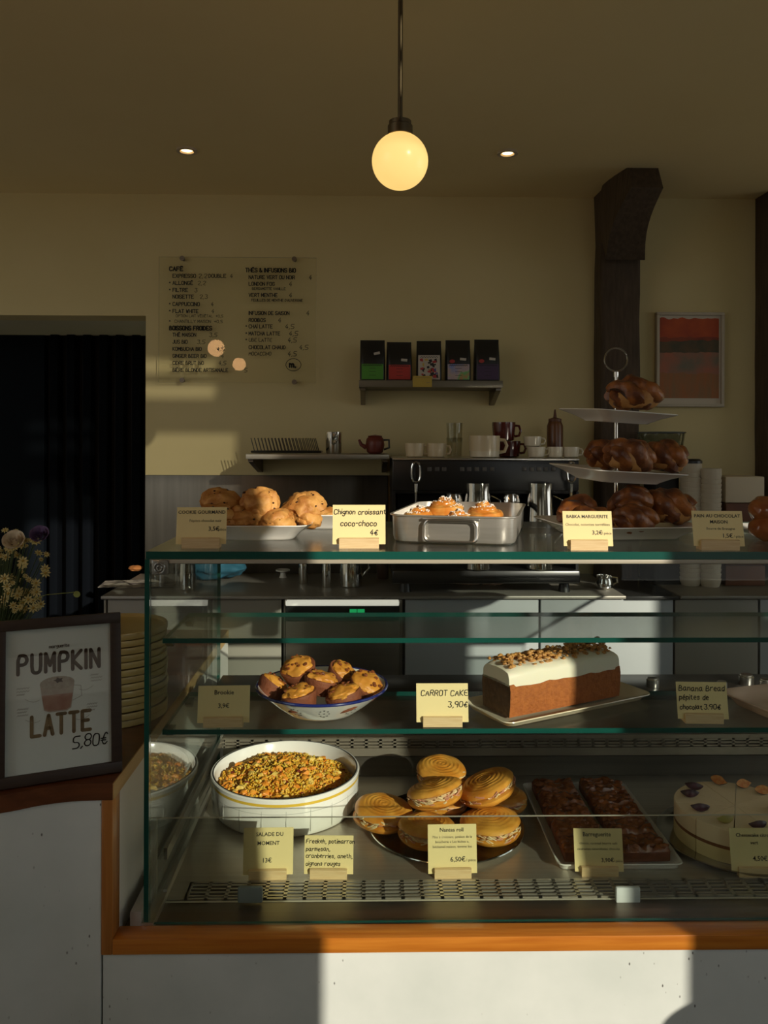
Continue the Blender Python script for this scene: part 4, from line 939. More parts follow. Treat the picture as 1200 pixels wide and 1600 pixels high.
def daisy_mesh():
    bm = B(); n = 8
    for i in range(n):
        a = 2*PI*i/n; d = V(math.cos(a), math.sin(a), 0); s = V(-d.y, d.x, 0)
        pts = [d*.002 - s*.0007, d*.006 - s*.0018 + V(0, 0, .0012), d*.0098 + V(0, 0, .0006), d*.006 + s*.0018 + V(0, 0, .0012), d*.002 + s*.0007]
        lo = [bm.verts.new(p - V(0, 0, .0005)) for p in pts]; hi = [bm.verts.new(p) for p in pts]
        bm.faces.new(hi); bm.faces.new(lo[::-1])
    blob(bm, .0027, .0027, .0018, 1, .1, 2, 1, (0, 0, .001), 1); return bm
d0 = obj('daisy', daisy_mesh(), [DAIS, DC], fl, heads[0], smooth=0)
for i, h in enumerate(heads):
    o_ = d0
    if i: o_ = d0.copy(); C.objects.link(o_)
    out = (h - V(0, .02, fz - .03)).normalized() + V(0, -.7, .25); o_.location = h; o_.rotation_euler = out.to_track_quat('Z', 'Y').to_euler(); s = rnd.uniform(.55, 1.15); o_.scale = (s, s, s)
def rose(loc, r, m, seed):
    bm = B()
    for ring in range(4):
        n = 3 + ring
        for i in range(n):
            a0 = 2*PI*i/n + ring*.7 + seed; rr = r*(.25 + .25*ring); hgt = r*(1.15 - .14*ring)
            rows = []
            for j in range(4):
                u = j/3; row = []
                for k in range(7):
                    a = a0 + (k/6 - .5)*2*PI/n*1.5; q = rr*(.55 + .5*u**.8 + .12*u*ring*.5)
                    row.append((q*math.cos(a), q*math.sin(a), hgt*(u - .45) - r*.25*abs(k/6 - .5)**2*4*u))
                rows.append(row)
            loft(bm, rows, False, False, 0, False)
    obj('rose_bloom', bm, m, fl, loc, (R(50), R(10), 0), smooth=60)
rose((at(14, 845, .13).x - fc.x, -.05, at(14, 845, .15).z - ZSIDE), .016, mat('pale_rose', (.72, .62, .46), .6), 0)
rose((at(60, 836, .15).x - fc.x, -.045, at(60, 836, .15).z - ZSIDE), .014, mat('lilac_petal', (.16, .10, .22), .6), 1)
bm = B()
for k in range(16):
    a = rnd.uniform(0, 2*PI); L = rnd.uniform(.06, .11); z0 = .15 + rnd.uniform(0, .05); d = V(math.cos(a), math.sin(a)*.8, rnd.uniform(.2, 1.0)).normalized(); s = d.cross(V(0, 0, 1)).normalized()
    base = V(0, 0, z0); rows = []
    for j in range(6):
        u = j/5; c = base + d*L*u + V(0, 0, -.03*u*u); w = .014*math.sin(PI*(u*.9 + .05)); rows.append([c - s*w, c + V(0, 0, -.002), c + s*w])
    loft(bm, rows, False, False, 0, False)
obj('leaves', bm, LEAF, fl)['kind'] = 'stuff'
lp_ = at(120, 925, .15) - V(fc.x, .2, ZSIDE)
bm = B(); st_ = V(.03, -.04, fz - .05); tube(bm, [st_, st_.lerp(lp_, .6) + V(0, 0, .006), lp_], .0006, 4)
bm.faces.new([bm.verts.new(lp_ + V(.0065*math.cos(2*PI*i/10), 0, -.004 + .006*math.sin(2*PI*i/10))) for i in range(10)]); obj('round_leaf', bm, mat('lime_leaf', (.25, .28, .06), .5), fl)

# ================================================================== back bar
xk0 = at(160, 930, YCAB).x; xk3 = XR - .6
bench = thing('back_counter', 'long grey back counter with cabinet doors and a steel worktop', 'counter', (0, 0, 0))
zc0 = 0.05; zb_ = at(600, 935, YCAB).z
bm = B(); box(bm, xk0, at(976, 930, YCAB).x, YCAB - .015, YWALL - .013, zb_, ZBACK, bev=.002); obj('worktop', bm, WORKT, bench)
bm = B(); box(bm, at(977, 930, YCAB).x, at(1060, 930, YCAB).x, YCAB - .01, YWALL - .013, zb_ - .004, ZBACK - .002, bev=.002); obj('dark_worktop', bm, mat('black_worktop', (.03, .03, .03), .25), bench)
bm = B(); box(bm, at(1061, 930, YCAB).x, xk3, YCAB - .015, YWALL - .013, zb_, ZBACK, bev=.002); obj('worktop', bm, WORKT, bench)
bm = B(); box(bm, xk0 + .01, xk3, YCAB + .02, YWALL - .02, 0, zb_ - .005); obj('carcass', bm, BLACKM, bench)
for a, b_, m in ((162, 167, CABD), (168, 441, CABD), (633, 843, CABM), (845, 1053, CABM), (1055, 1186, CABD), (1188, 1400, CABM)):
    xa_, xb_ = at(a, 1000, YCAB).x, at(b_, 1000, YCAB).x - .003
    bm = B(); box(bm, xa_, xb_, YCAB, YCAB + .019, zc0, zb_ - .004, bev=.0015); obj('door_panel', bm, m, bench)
xf0, xf1 = at(443, 1000, YCAB).x, at(631, 1000, YCAB).x
fr = thing('undercounter_fridge', 'undercounter steel fridge with a small green display', 'fridge', ((xf0 + xf1)/2, YCAB, 0)); hwf = (xf1 - xf0)/2 - .001
zf = zb_ - .004
bm = B(); box(bm, -hwf + .006, hwf - .006, -.006, .018, zc0, zf - .062, bev=.003); obj('door', bm, STEELD, fr)
bm = B(); box(bm, -hwf, -hwf + .005, -.008, .018, zc0, zf); box(bm, hwf - .012, hwf - .004, -.008, .018, zc0, zf); obj('frame', bm, SATIN, fr)
bm = B(); box(bm, -hwf + .006, hwf - .014, -.004, .018, zf - .060, zf - .018); obj('control_panel', bm, BLACK, fr)
bm = B(); box(bm, -hwf + .006, hwf - .014, -.010, .018, zf - .016, zf - .003, bev=.002); obj('top_strip', bm, mat('white_glow_strip', (.85, .83, .76), .4, emit=(1, .93, .78), estr=.55), fr)  # white trim strip, brightness put in as a faint glow of its own
pd = at(558, 955, YCAB); bm = B(); box(bm, -.022, -.001, -.0065, -.004, -.007, .007); box(bm, .001, .022, -.0065, -.004, -.007, .007); obj('display', bm, mat('green_display', (.02, .2, .08), .3, emit=(.02, .55, .16), estr=.5), fr, (pd.x - (xf0 + xf1)/2, 0, pd.z), smooth=0)

# small things on the back worktop
def jug(label, px, py, r, h, Y=None, m=CHROME, handle=True, name='steel_jug'):
    p = on(px, py, ZBACK) if Y is None else at(px, py, Y); z = ZBACK
    t = thing(name, label, 'jug', (p.x, p.y, z))
    bm = B(); lathe(bm, [(r*.86, 0), (r, .004), (r, h*.55), (r*.86, h*.8), (r*.9, h), (r*.86, h), (r*.8, h*.8), (r*.93, h*.5), (r*.9, .006), (.002, .006)], 28); obj('body', bm, m, t)
    if handle:
        bm = B(); tube(bm, [(r*.9, 0, h*.85), (r*1.5, 0, h*.8), (r*1.6, 0, h*.45), (r*.98, 0, h*.25)], .004, 6); obj('handle', bm, m, t)
jug('steel jug on the worktop behind the case, nearest the doorway', 293, 921, .026, .115, handle=False)
jug('slim steel flask left of the large steel jug', 474, 912, .015, .11, handle=False)
jug('large steel jug on the worktop above the fridge', 548, 916, .036, .125)
jug('slim steel pot standing beside the large jug', 510, 918, .014, .10, handle=False)
jug('small steel pan with handle on the worktop before the dark hob', 944, 919, .026, .04)
p = on(442, 902, ZBACK); bm = B(); lathe(bm, [(.014, 0), (.010, .006), (.008, .016), (.024, .022), (.024, .026), (.004, .022)], 24); single('small_white_bowl', 'tiny white footed cup on the steel worktop', 'cup', bm, WHITE, (p.x, p.y, ZBACK))
p = on(330, 912, ZBACK); bm = B(); blob(bm, .085, .05, .05, 3, .35, 1.5, 4, (0, 0, .045), flat=.001); single('blue_cloth', 'crumpled blue cloth heaped on the worktop behind the case', 'cloth', bm, mat('blue_cloth', (.008, .075, .12), .8, bump=.5, bscale=25), (p.x, p.y + .08, ZBACK))
p = on(598, 904, ZBACK); t = thing('sauce_bottle', 'red capped bottle beside the coffee machine on the worktop', 'bottle', (p.x, p.y, ZBACK))
bm = B(); lathe(bm, [(.018, 0), (.02, .003), (.02, .06), (.012, .075), (.004, .076)], 20); obj('body', bm, mat('dark_bottle', (.06, .02, .015), .3), t)
bm = B(); lathe(bm, [(.012, .0762), (.012, .09), (.005, .11), (.002, .11)], 20); obj('cap', bm, mat('red_cap', (.5, .035, .02), .4), t)
p = on(212, 893, ZBACK); bm = B(); blob(bm, .024, .022, .010, 8, .25, 2, 3, (0, 0, .012), flat=.0005); single('orange_sponge', 'small orange sponge at the doorway end of the worktop', 'sponge', bm, mat('orange_sponge', (.28, .10, .02), .8), (p.x, p.y, ZBACK))
p = on(205, 912, ZBACK); bm = B(); box(bm, -.09, .09, -.06, .06, .0006, .0016); box(bm, -.02, .14, -.09, .01, .002, .003); single('paper_sheets', 'loose paper sheets lying at the doorway end of the worktop', 'papers', bm, mat('paper_print', (.30, .27, .22), .7, col2=(.12, .1, .09), scale=26, lo=.5, hi=.56), (p.x, p.y, ZBACK), (0, 0, .12), smooth=0)
p = on(768, 914, ZBACK); bm = B()  # lumps stand in for a pale pink reflection in the front glass
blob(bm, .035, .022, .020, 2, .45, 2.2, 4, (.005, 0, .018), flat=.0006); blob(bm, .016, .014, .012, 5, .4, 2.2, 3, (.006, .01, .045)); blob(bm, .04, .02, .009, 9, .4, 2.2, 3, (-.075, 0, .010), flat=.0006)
single('pink_reflection', 'pale pink lumps shaped after a hand-like reflection in the front glass', 'cloth', bm, mat('reflection_pink', (.62, .40, .27), .8), (p.x, p.y, ZBACK))

# steel knobs on the rear ledge
for px, py, lb, s in ((1020, 1073, 'squat steel shaker on the black ledge behind the loaf plate', 1), (1166, 1070, 'steel shaker on the black ledge above the banana bread card', 1.15), (1128, 1076, 'low steel lid on the black ledge at the right', .8), (1196, 1074, 'steel shaker on the black ledge at the right edge', .9)):
    p = on(px, py, ZLG); bm = B(); lathe(bm, [(.014*s, 0), (.0145*s, .001), (.0145*s, .018*s), (.012*s, .019*s), (.012*s, .022*s), (.002, .023*s)], 24); single('steel_shaker', lb, 'shaker', bm, SATIN, (p.x, min(p.y, .62), ZLG))

# ------------------------------------------------------------------ espresso machine
ex0, ex1 = at(613, 800, 1.08).x, at(906, 800, 1.08).x; ez = at(760, 716, 1.10).z - ZBACK; eY = 1.09
em = thing('espresso_machine', 'black two group espresso machine with chrome trim on the back counter', 'coffee machine', ((ex0 + ex1)/2, eY, ZBACK)); eh = (ex1 - ex0)/2
bm = B(); box(bm, -eh, eh, 0.0, .012, ez - .098, ez - .006, bev=.004); box(bm, -eh, eh, .012, .33, ez - .108, ez - .006, bev=.004); obj('upper_body', bm, BLACK, em)
bm = B(); box(bm, -eh, eh, -.004, .335, ez - .006, ez, bev=.002); obj('cup_tray', bm, SATIN, em)
bm = B(); box(bm, -eh + .02, eh - .02, .10, .33, .05, ez - .108); obj('back_panel', bm, BLACKM, em)
bm = B(); box(bm, -eh, eh, -.02, .33, .03, .07, bev=.006); obj('drip_tray', bm, mat('dark_drip_tray', (.05, .05, .05), .3, .8), em)
for s in (-1, 1):
    for yy_ in (.02, .29):
        bm = B(); lathe(bm, [(.018, 0), (.014, .03)], 16); obj('foot', bm, BLACK, em, (s*(eh - .04), yy_, 0))
    bm = B(); box(bm, -.004, .004, .0, .33, .07, ez - .10); obj('side_panel', bm, BLACK, em, (s*(eh - .005), 0, 0))
bx_ = (731.5 - 759)/1250*2.4
bm = B()
for px in (671, 683, 694, 722, 733, 745, 757, 769, 819, 831, 842, 853, 865):
    p = at(px, 733, eY); box(bm, p.x - .0065, p.x + .0065, eY - .0025, eY + .001, p.z - .006, p.z + .006, bev=.001)
bmesh.ops.translate(bm, verts=bm.verts, vec=(-(ex0 + ex1)/2, -eY, -ZBACK)); obj('buttons', bm, mat('button_grey', (.10, .095, .085), .4), em)
for px in (650, 893):
    p = at(px, 738, eY - .02); bm = B()
    pts = [(.013*math.cos(2*PI*i/24), 0, .030*(abs(math.sin(2*PI*i/24))**.6)*(1 if math.sin(2*PI*i/24) > 0 else -1)) for i in range(24)]
    tube(bm, pts, .0035, 8, True); lathe(bm, [(.004, -.06), (.005, -.034)], 10); obj('steam_lever', bm, CHROME, em, (p.x - (ex0 + ex1)/2, -.02, p.z - ZBACK))
    bm = B(); tube(bm, [(0, 0, 0), (0, -.02, -.05), (.004, -.03, -.12), (.006, -.025, -.14)], .0042, 8); obj('steam_wand', bm, CHROME, em, (p.x - (ex0 + ex1)/2, -.01, p.z - ZBACK - .055))
for px in (710, 800):
    p = at(px, 770, eY + .03); bm = B(); lathe(bm, [(.02, -.045), (.034, -.04), (.036, -.01), (.03, .0), (.03, .03)], 28); g = obj('group_head', bm, CHROME, em, (p.x - (ex0 + ex1)/2, .05, p.z - ZBACK))
    bm = B(); tube(bm, [(0, -.03, -.035), (0, -.07, -.037), (0, -.16, -.05)], [.008, .009, .012], 10); obj('portafilter_handle', bm, BLACK, g)
for px, py, lb in ((746, 800, 'chrome milk pitcher under the coffee machine, left of the two'), (843, 800, 'chrome milk pitcher under the coffee machine, right of the two')):
    p = at(px, 788, eY + .02); t = thing('milk_pitcher', lb, 'jug', (p.x, eY + .012, ZBACK + .0705))
    hq = at(px, 755, eY).z - ZBACK - .0705
    bm = B(); lathe(bm, [(.040, 0), (.043, .003), (.043, hq*.6), (.038, hq*.9), (.040, hq), (.037, hq), (.035, hq*.88), (.039, hq*.5), (.038, .006), (.002, .006)], 32); obj('body', bm, CHROME, t)
    bm = B(); tube(bm, [(.038, 0, hq*.85), (.066, 0, hq*.8), (.068, 0, hq*.4), (.042, 0, hq*.3)], .004, 6); obj('handle', bm, CHROME, t)
# crockery on the machine
ZEM = ZBACK + ez + .0006
CUPC = mat('cream_cup', (.66, .55, .36), .3, coat=.3); CUPW = mat('white_cup', (.74, .67, .52), .25, coat=.4); CUPR = mat('dark_red_glaze', (.10, .012, .010), .18, coat=.5)
def cup(label, px, Y, r, h, m, z=None, hang=0, name='cup', cat='cup', straight=.92, handle=True, group='cups on the coffee machine', m2=None):
    p = at(px, 700, Y); t = thing(name, label, cat, (p.x, Y, ZEM if z is None else z), hang, group)
    bm = B(); lathe(bm, [(r*.7, 0), (r*straight*.95, .003), (r*straight, h*.3), (r, h*.85), (r*.99, h), (r*.93, h), (r*.92, h*.8), (r*straight*.9, h*.25), (r*.7, .006), (.002, .006)], 32, mis=([1, 1] + [0]*8) if m2 else None); obj('body', bm, [m, m2] if m2 else m, t)
    if handle:
        bm = B(); tube(bm, [(r*.95, 0, h*.82), (r*1.3, 0, h*.80), (r*1.45, 0, h*.55), (r*1.3, 0, h*.28), (r*.93, 0, h*.25)], r*.11, 8); obj('handle', bm, m, t)
    return t
k_ = 2.5/F
cup('cream cup at the left end of the coffee machine', 648, 1.18, 15.5*k_, 22*k_, CUPC)
cup('cream cup standing second on the coffee machine', 682, 1.18, 15.5*k_, 22*k_, CUPC)
for zz, lb in ((0, 'clear tumbler at the bottom of a stack of two on the machine'), (.047, 'clear tumbler on top of another on the machine')):
    p = at(710, 700, 1.22); bm = B(); lathe(bm, [(.020, 0), (.0235, .002), (.026, .062), (.0245, .062), (.0215, .005), (.002, .005)], 28); single('tumbler', lb, 'glass', bm, glass('tumbler_glass', (.88, .88, .84)), (p.x, 1.22, ZEM + zz), group='stacked tumblers')
t = cup('round white and cream jug mug with a big handle on the machine', 757, 1.16, 24*k_, 34*k_, CUPC, name='mug', straight=.98, m2=CUPW)
cup('dark red mug at the bottom of a stack of two', 795, 1.26, 19*k_, 26*k_, CUPR, name='mug')
cup('dark red mug on top of the stacked red mugs', 787, 1.26, 19*k_, 30*k_, CUPR, z=ZEM + 26*k_ + .0005, name='mug')
cup('white cup of the row nearest the red mugs', 838, 1.19, 14*k_, 17*k_, CUPW)
cup('white cup in the middle of the row', 867, 1.20, 13*k_, 17*k_, CUPW)
cup('white cup at the right end of the row', 892, 1.20, 13*k_, 17*k_, CUPW)
cup('white cup stacked upside on the first of the row', 832, 1.19, 14*k_, 16*k_, CUPW, z=ZEM + 17*k_ + .0005)
p = at(867, 690, 1.30); t = thing('squeeze_bottle', 'brown squeeze bottle with a nozzle on the coffee machine', 'bottle', (p.x, 1.30, ZEM))
hb_ = 60*2.6/F
bm = B(); lathe(bm, [(.022, 0), (.026, .004), (.026, hb_*.82), (.021, hb_*.93), (.004, hb_*.93)], 28); obj('body', bm, mat('caramel_bottle', (.16, .06, .022), .3, col2=(.10, .04, .018), scale=14), t)
bm = B(); lathe(bm, [(.021, hb_*.932), (.021, hb_*1.0), (.006, hb_*1.04), (.0025, hb_*1.25), (.001, hb_*1.25)], 24); obj('nozzle_cap', bm, mat('brown_cap', (.12, .045, .02), .5), t)

# ------------------------------------------------------------------ wall shelves and what stands on them
def wall_shelf(label, pxa, pxb, pyt, pyb, depth, m, slots=False):
    Yf = YWALL - depth; xa_, xb_ = at(pxa, pyt, Yf).x, at(pxb, pyt, Yf).x; z1, z0 = at(600, pyt, Yf).z, at(600, pyb, Yf).z
    t = thing('wall_shelf', label, 'shelf', ((xa_ + xb_)/2, YWALL, z1)); hx = (xb_ - xa_)/2
    bm = B(); box(bm, -hx, hx, -depth, -.001, z0 - z1, 0, bev=.0015); obj('board', bm, m, t)
    for s in (-1, 1):
        bm = B(); prism(bm, [(-.001, z0 - z1), (-.001, z0 - z1 - .05), (-.02, z0 - z1 - .05), (-depth + .02, z0 - z1 - .008), (-depth + .02, z0 - z1)], 'x', -.008, .008); obj('bracket', bm, STEELD, t, (s*(hx - .012), 0, 0))
    return t, z1, Yf
t, zs1, Ys1 = wall_shelf('slim wall shelf carrying five coffee bags', 561, 786, 594, 605, .17, mat('shelf_steel', (.17, .15, .11), .5, .5))
t2, zs2, Ys2 = wall_shelf('steel wall shelf carrying the dish rack', 384, 608, 710, 718, .26, mat('rack_shelf_steel', (.34, .31, .25), .4, .8))
BAG = mat('black_foil_bag', (.010, .010, .010), .38, bump=.3, bscale=30)
bagl = [(582, 'black coffee bag with a bright green label', 'g'), (623.5, 'black coffee bag with a red label', 'r'), (670, 'black coffee bag with a white picture label, middle of the shelf', 'w'), (715, 'black coffee bag with a shiny rainbow label', 's'), (760, 'black coffee bag with a dark purple label', 'p')]
HOLO = mat('rainbow_foil', (.5, .3, .3), .3)
nd, lk = HOLO.node_tree.nodes, HOLO.node_tree.links
tc = nd.new('ShaderNodeTexCoord'); nz = nd.new('ShaderNodeTexNoise'); nz.inputs['Scale'].default_value = 22; lk.new(tc.outputs['Object'], nz.inputs['Vector'])
rp = nd.new('ShaderNodeValToRGB'); els = rp.color_ramp.elements; els[0].position = .3; els[0].color = (.15, .25, .6, 1); els[1].position = .7; els[1].color = (.6, .15, .06, 1)
for pos_, c_ in ((.42, (.35, .30, .38, 1)), (.52, (.45, .33, .3, 1)), (.6, (.12, .42, .12, 1))): els.new(pos_).color = c_
lk.new(nz.outputs['Fac'], rp.inputs[0]); lk.new(rp.outputs[0], nd['Principled BSDF'].inputs['Base Color'])
for i, (px, lb, kd) in enumerate(bagl):
    Yb = Ys1 + .05; p = at(px, 560, Yb); top = at(px, (532, 535, 533, 532, 531)[i], Yb).z; h = top - zs1; w = 39*(Yb + D)/F
    b_ = thing('coffee_bag', lb, 'coffee bag', (p.x, Yb, zs1 + .0003), (0, .03, -.04, 0, .02)[i], 'coffee bags on the wall shelf')
    bm = B()
    loft(bm, [rrect(w*.97, .056, .008, 0, 3), rrect(w, .060, .010, h*.06, 3), rrect(w, .058, .012, h*.45, 3), rrect(w*.99, .042, .012, h*.70, 3), rrect(w*.98, .012, .005, h*.90, 3), rrect(w*.98, .006, .002, h, 3)]); obj('pouch', bm, BAG, b_)
    yb_ = -.0306
    lm = {'g': mat('green_label', (.07, .27, .025), .5), 'r': mat('red_label', (.42, .028, .018), .5), 'w': mat('white_label', (.46, .42, .36), .5), 's': HOLO, 'p': mat('purple_label', (.045, .018, .065), .5)}[kd]
    bm = B(); lw = w*.43
    if kd == 'w': box(bm, -lw, lw, yb_, yb_ + .002, h*.02, h*.62); l_ = obj('label', bm, lm, b_, rot=(R(-1.5), 0, 0), smooth=0)
    else: box(bm, -lw, lw, yb_, yb_ + .002, h*.03, h*.40); l_ = obj('label', bm, lm, b_, smooth=0)
    bm = B(); rr_ = random.Random(i)
    if kd == 'w':
        for k in range(34):
            x_, z_ = rr_.uniform(-lw*.82, lw*.62), h*rr_.uniform(.05, .50); a_, c_ = rr_.uniform(.004, .013), rr_.uniform(.004, .012)
            f = bm.faces.new([bm.verts.new(q) for q in ((x_, yb_ - .0004 - k*1e-5, z_), (x_ + a_, yb_ - .0004 - k*1e-5, z_ + rr_.uniform(-.003, .003)), (x_ + a_*.8, yb_ - .0004 - k*1e-5, z_ + c_), (x_ - .002, yb_ - .0004 - k*1e-5, z_ + c_*.7))]); f.material_index = rr_.choice((0, 0, 0, 1, 2, 3))
        strokes(bm, [[(-lw*.8 + lw*1.6*j/14, h*.575 + .0018*((j % 2)*2 - 1)) for j in range(15)]], .0016, yb_ - .0006, 0)
    else:
        strokes(bm, [[(-lw*.85 + lw*1.7*j/18, h*.37 + .0016*((j % 2)*2 - 1)) for j in range(19)]], .0018, yb_ - .0004, 0)
        for zz in (.30, .22, .13): strokes(bm, [[(-lw*.3, h*zz), (lw*.3, h*zz)]], .0012, yb_ - .0004, 0)
    obj('label_print', bm, [INK, mat('art_red', (.4, .03, .03), .5), mat('art_blue', (.07, .06, .22), .5), mat('art_yellow', (.5, .36, .08), .5)], l_, smooth=0)
    if kd != 'w':
        bm = B(); box(bm, -.010, .010, yb_ + .0015, yb_ + .004, -.004, .004); obj('sticker', bm, mat('white_sticker', (.5, .46, .4), .6), b_, (w*.18, .0, h*(.64 if i == 0 else .50)), (R(-6), R(-12 if i == 0 else 5), 0), smooth=0)
    if kd in 'sp':
        bm = B(); loft(bm, [[(.009*math.cos(2*PI*j/16), y_, .006*math.sin(2*PI*j/16)) for j in range(16)] for y_ in (0, .001)]); obj('round_sticker', bm, mat('red_sticker', (.35, .025, .02), .5), b_, (-w*.25, yb_ + .0015, h*.47), smooth=0)
p = at(660, 596, Ys1 - .006); bm = B(); hx_ = 15*(Ys1 + D)/F
box(bm, -hx_, hx_, -.0006, 0, -.018, .018); t = tag(obj('shelf_tag', bm, mat('yellow_card', (.48, .34, .06), .7), None, (p.x, Ys1 - .003, p.z), smooth=0), 'yellow price tag hanging on the coffee bag shelf edge', 'price tag')
bm = B(); strokes(bm, [[(-hx_*.7 + hx_*1.4*j/12, .013 + .001*((j % 2)*2 - 1)) for j in range(13)], [(hx_*.4, -.004), (hx_*.75, -.003)]], .0012, -.0009); obj('lettering', bm, INKG, t, smooth=0)

# dish rack, cup, teapot on the lower shelf
pa, pb = at(394, 700, Ys2 + .06), at(500, 700, Ys2 + .06); zr_ = zs2
rk = thing('dish_rack', 'black wire dish rack of upright tines on the steel shelf', 'rack', ((pa.x + pb.x)/2, Ys2 + .10, zr_ + .0004)); hx = (pb.x - pa.x)/2
bm = B()
for s in (-.045, .045): tube(bm, [(-hx, s, .006), (hx, s, .006)], .004, 6)
for s in (-hx, hx): tube(bm, [(s, -.045, .006), (s, .045, .006)], .004, 6)
obj('base_frame', bm, BLACK, rk)
bm = B(); n = 19
tube(bm, [(0, -.04, .006), (-.012, -.04, .050)], .0016, 5); ti = obj('tine', bm, mat('wire', (.10, .09, .08), .35, .8), rk, (-hx + .008, 0, 0))
for row, yy_ in ((0, 0), (1, .075)):
    for k in range(n):
        if row == 0 and k == 0: continue
        q = ti.copy(); C.objects.link(q); q.location = (-hx + .008 + (2*hx - .016)*k/(n - 1), yy_, 0)
p = at(521, 700, Ys2 + .06); bm = B(); hh_ = 35*(Ys2 + D)/F; lathe(bm, [(.022, 0), (.025, .003), (.027, hh_), (.0255, hh_), (.0235, .005), (.002, .005)], 32); single('steel_cup', 'shiny steel cup right of the dish rack', 'cup', bm, CHROME, (p.x, Ys2 + .08, zs2 + .0004))
p = at(586, 700, Ys2 + .08); t = thing('teapot', 'small dark red teapot at the right end of the steel shelf', 'teapot', (p.x, Ys2 + .09, zs2 + .0004))
bm = B(); lathe(bm, [(.018, 0), (.026, .006), (.031, .028), (.028, .048), (.022, .055), (.024, .058), (.002, .062)], 28); obj('body', bm, mat('red_clay', (.14, .022, .014), .4), t)
bm = B(); tube(bm, [(-.028, 0, .02), (-.045, 0, .03), (-.052, 0, .046)], [.008, .006, .004], 8); obj('spout', bm, MATS['red_clay'], t)
bm = B(); tube(bm, [(.026, 0, .045), (.045, 0, .045), (.046, 0, .02), (.029, 0, .014)], .0035, 8); obj('handle', bm, BLACK, t)

# ------------------------------------------------------------------ menu board
YB = YWALL - .022; s_px = (YB + D)/F
mb = at(371, 500, YB); board = thing('menu_board', 'clear glass menu board with black lettering on the back wall', 'menu', (mb.x, YB, mb.z), 0)
bl, brt, btp, bbt = at(248, 500, YB).x - mb.x, at(494, 500, YB).x - mb.x, at(371, 402, YB).z - mb.z, at(371, 598, YB).z - mb.z
bm = B(); box(bm, bl, brt, 0, .004, bbt, btp, pane='y'); obj('panel', bm, [GLB, mat('dark_glass_edge', (.16, .17, .12), .3)], board, smooth=0)
for px, py in ((285, 404), (460, 405), (285, 594), (460, 597)):
    p = at(px, py, YB); bm = B(); prf = [(.008, -.004), (.008, -.0005)]
    loft(bm, [[(.0085*math.cos(2*PI*i/16), y_, .0085*math.sin(2*PI*i/16)) for i in range(16)] for y_ in (-.006, -.0003)] ); loft(bm, [[(.005*math.cos(2*PI*i/12), y_, .005*math.sin(2*PI*i/12)) for i in range(12)] for y_ in (.0042, .0218)]); obj('standoff', bm, STEELD, board, (p.x - mb.x, 0, p.z - mb.z))
bm = B(); yl = -.0006
def bt(s, px, py, h=5.6, w=.95, hand=0, mi=0, gap=1.5, xs=1.0):
    p = at(px, py, YB); write(bm, s, p.x - mb.x, p.z - mb.z - h*s_px/2, h*s_px, w*s_px, yl, mi, hand=hand, gap=gap, xs=xs, seed=len(s))
bt('CAF\u00c9', 265, 420, 6, 1.7)
for s, py, pr in (('EXPRESSO', 431, None), ('ALLONG\u00c9', 442, '2,2'), ('FILTRE', 453, '3'), ('NOISETTE', 463.5, '2,3'), ('CAPPUCCINO', 475, '4'), ('FLAT WHITE', 486, '4')):
    bt(s, 270, py, 5.4, 1.15, xs=.93)
    if pr: bt(pr, {'ALLONG\u00c9': 309, 'FILTRE': 304, 'NOISETTE': 312, 'CAPPUCCINO': 329, 'FLAT WHITE': 330}[s], py, 6, .8, 1)
bt('2,2', 310, 431, 6.5, .8, 1); bt('DOUBLE', 326, 431, 5.4, 1.1, xs=.95); bt('4', 359, 431, 6, .8, 1)
bt('OPTION LAIT V\u00c9G\u00c9TAL  +0,5', 275, 493.5, 3.8, .6); bt('CHANTILLY MAISON  +0,5', 273, 502, 4.4, .7)
for py in (442, 453, 475, 486, 502): bt('*', 264.5, py, 5, 1)
bt('BOISSONS FROIDES', 265, 512.5, 6, 1.7, xs=.86)
for s, py, pr, ppx in (('TH\u00c9 MAISON', 523, '3,5', 327), ('JUS BIO', 534, '3,5', 308), ('KOMBUCHA BIO', 545, '4,5', 338), ('GINGER BEER BIO', 556, '4', 345), ('CIDRE BRUT BIO', 567, '4,5', 341), ('BI\u00c8RE BLONDE ARTISANALE', 578, '5', 382)):
    bt(s, 270, py, 5.2, 1.1, xs=.88); bt(pr, ppx, py, 6, .8, 1)
bt('TH\u00c9S & INFUSIONS BIO', 384, 422, 6, 1.5, xs=.87)
for s, py, pr, ppx in (('NATURE VERT OU NOIR', 433, '4', 482), ('LONDON FOG', 443.5, '4', 451), ('VERT MENTHE', 461, '4', 451), ('INFUSION DE SAISON', 489, '4', 478), ('ROOIBOS', 500, '4', 434), ('CHA\u00cf LATTE', 510, '4,5', 445), ('MATCHA LATTE', 521, '4,5', 451), ('UBE LATTE', 531, '4,5', 449), ('CHOCOLAT CHAUD', 542.5, '4,5', 467), ('MOCACCINO', 552.5, '4,5', 449)):
    bt(s, 389, py, 5.3, 1.1 if s not in ('UBE LATTE', 'MOCACCINO') else .85, hand=.0 if s not in ('UBE LATTE', 'MOCACCINO') else .6, xs=.88); bt(pr, ppx, py, 7, .9, 1)
bt('BERGAMOTTE VANILLE', 394, 451, 3.6, .75, xs=.95); bt('FEUILLES DE MENTHE D\'AUVERGNE', 393, 469, 3.6, .75, xs=.93)
for py in (510, 521, 531): bt('*', 384, py, 5, 1)
lg = at(458.5, 570, YB); strokes(bm, [[(lg.x - mb.x + 11.5*s_px*math.cos(2*PI*i/32)*(1 + .02*math.cos(4*PI*i/32)), lg.z - mb.z + 9.6*s_px*math.sin(2*PI*i/32)) for i in range(33)]], 1.0*s_px, yl)
bt('m.', 452.5, 569.5, 8.4, 2.4, gap=1.6, xs=1.15)
obj('lettering', bm, INK, board, smooth=0)

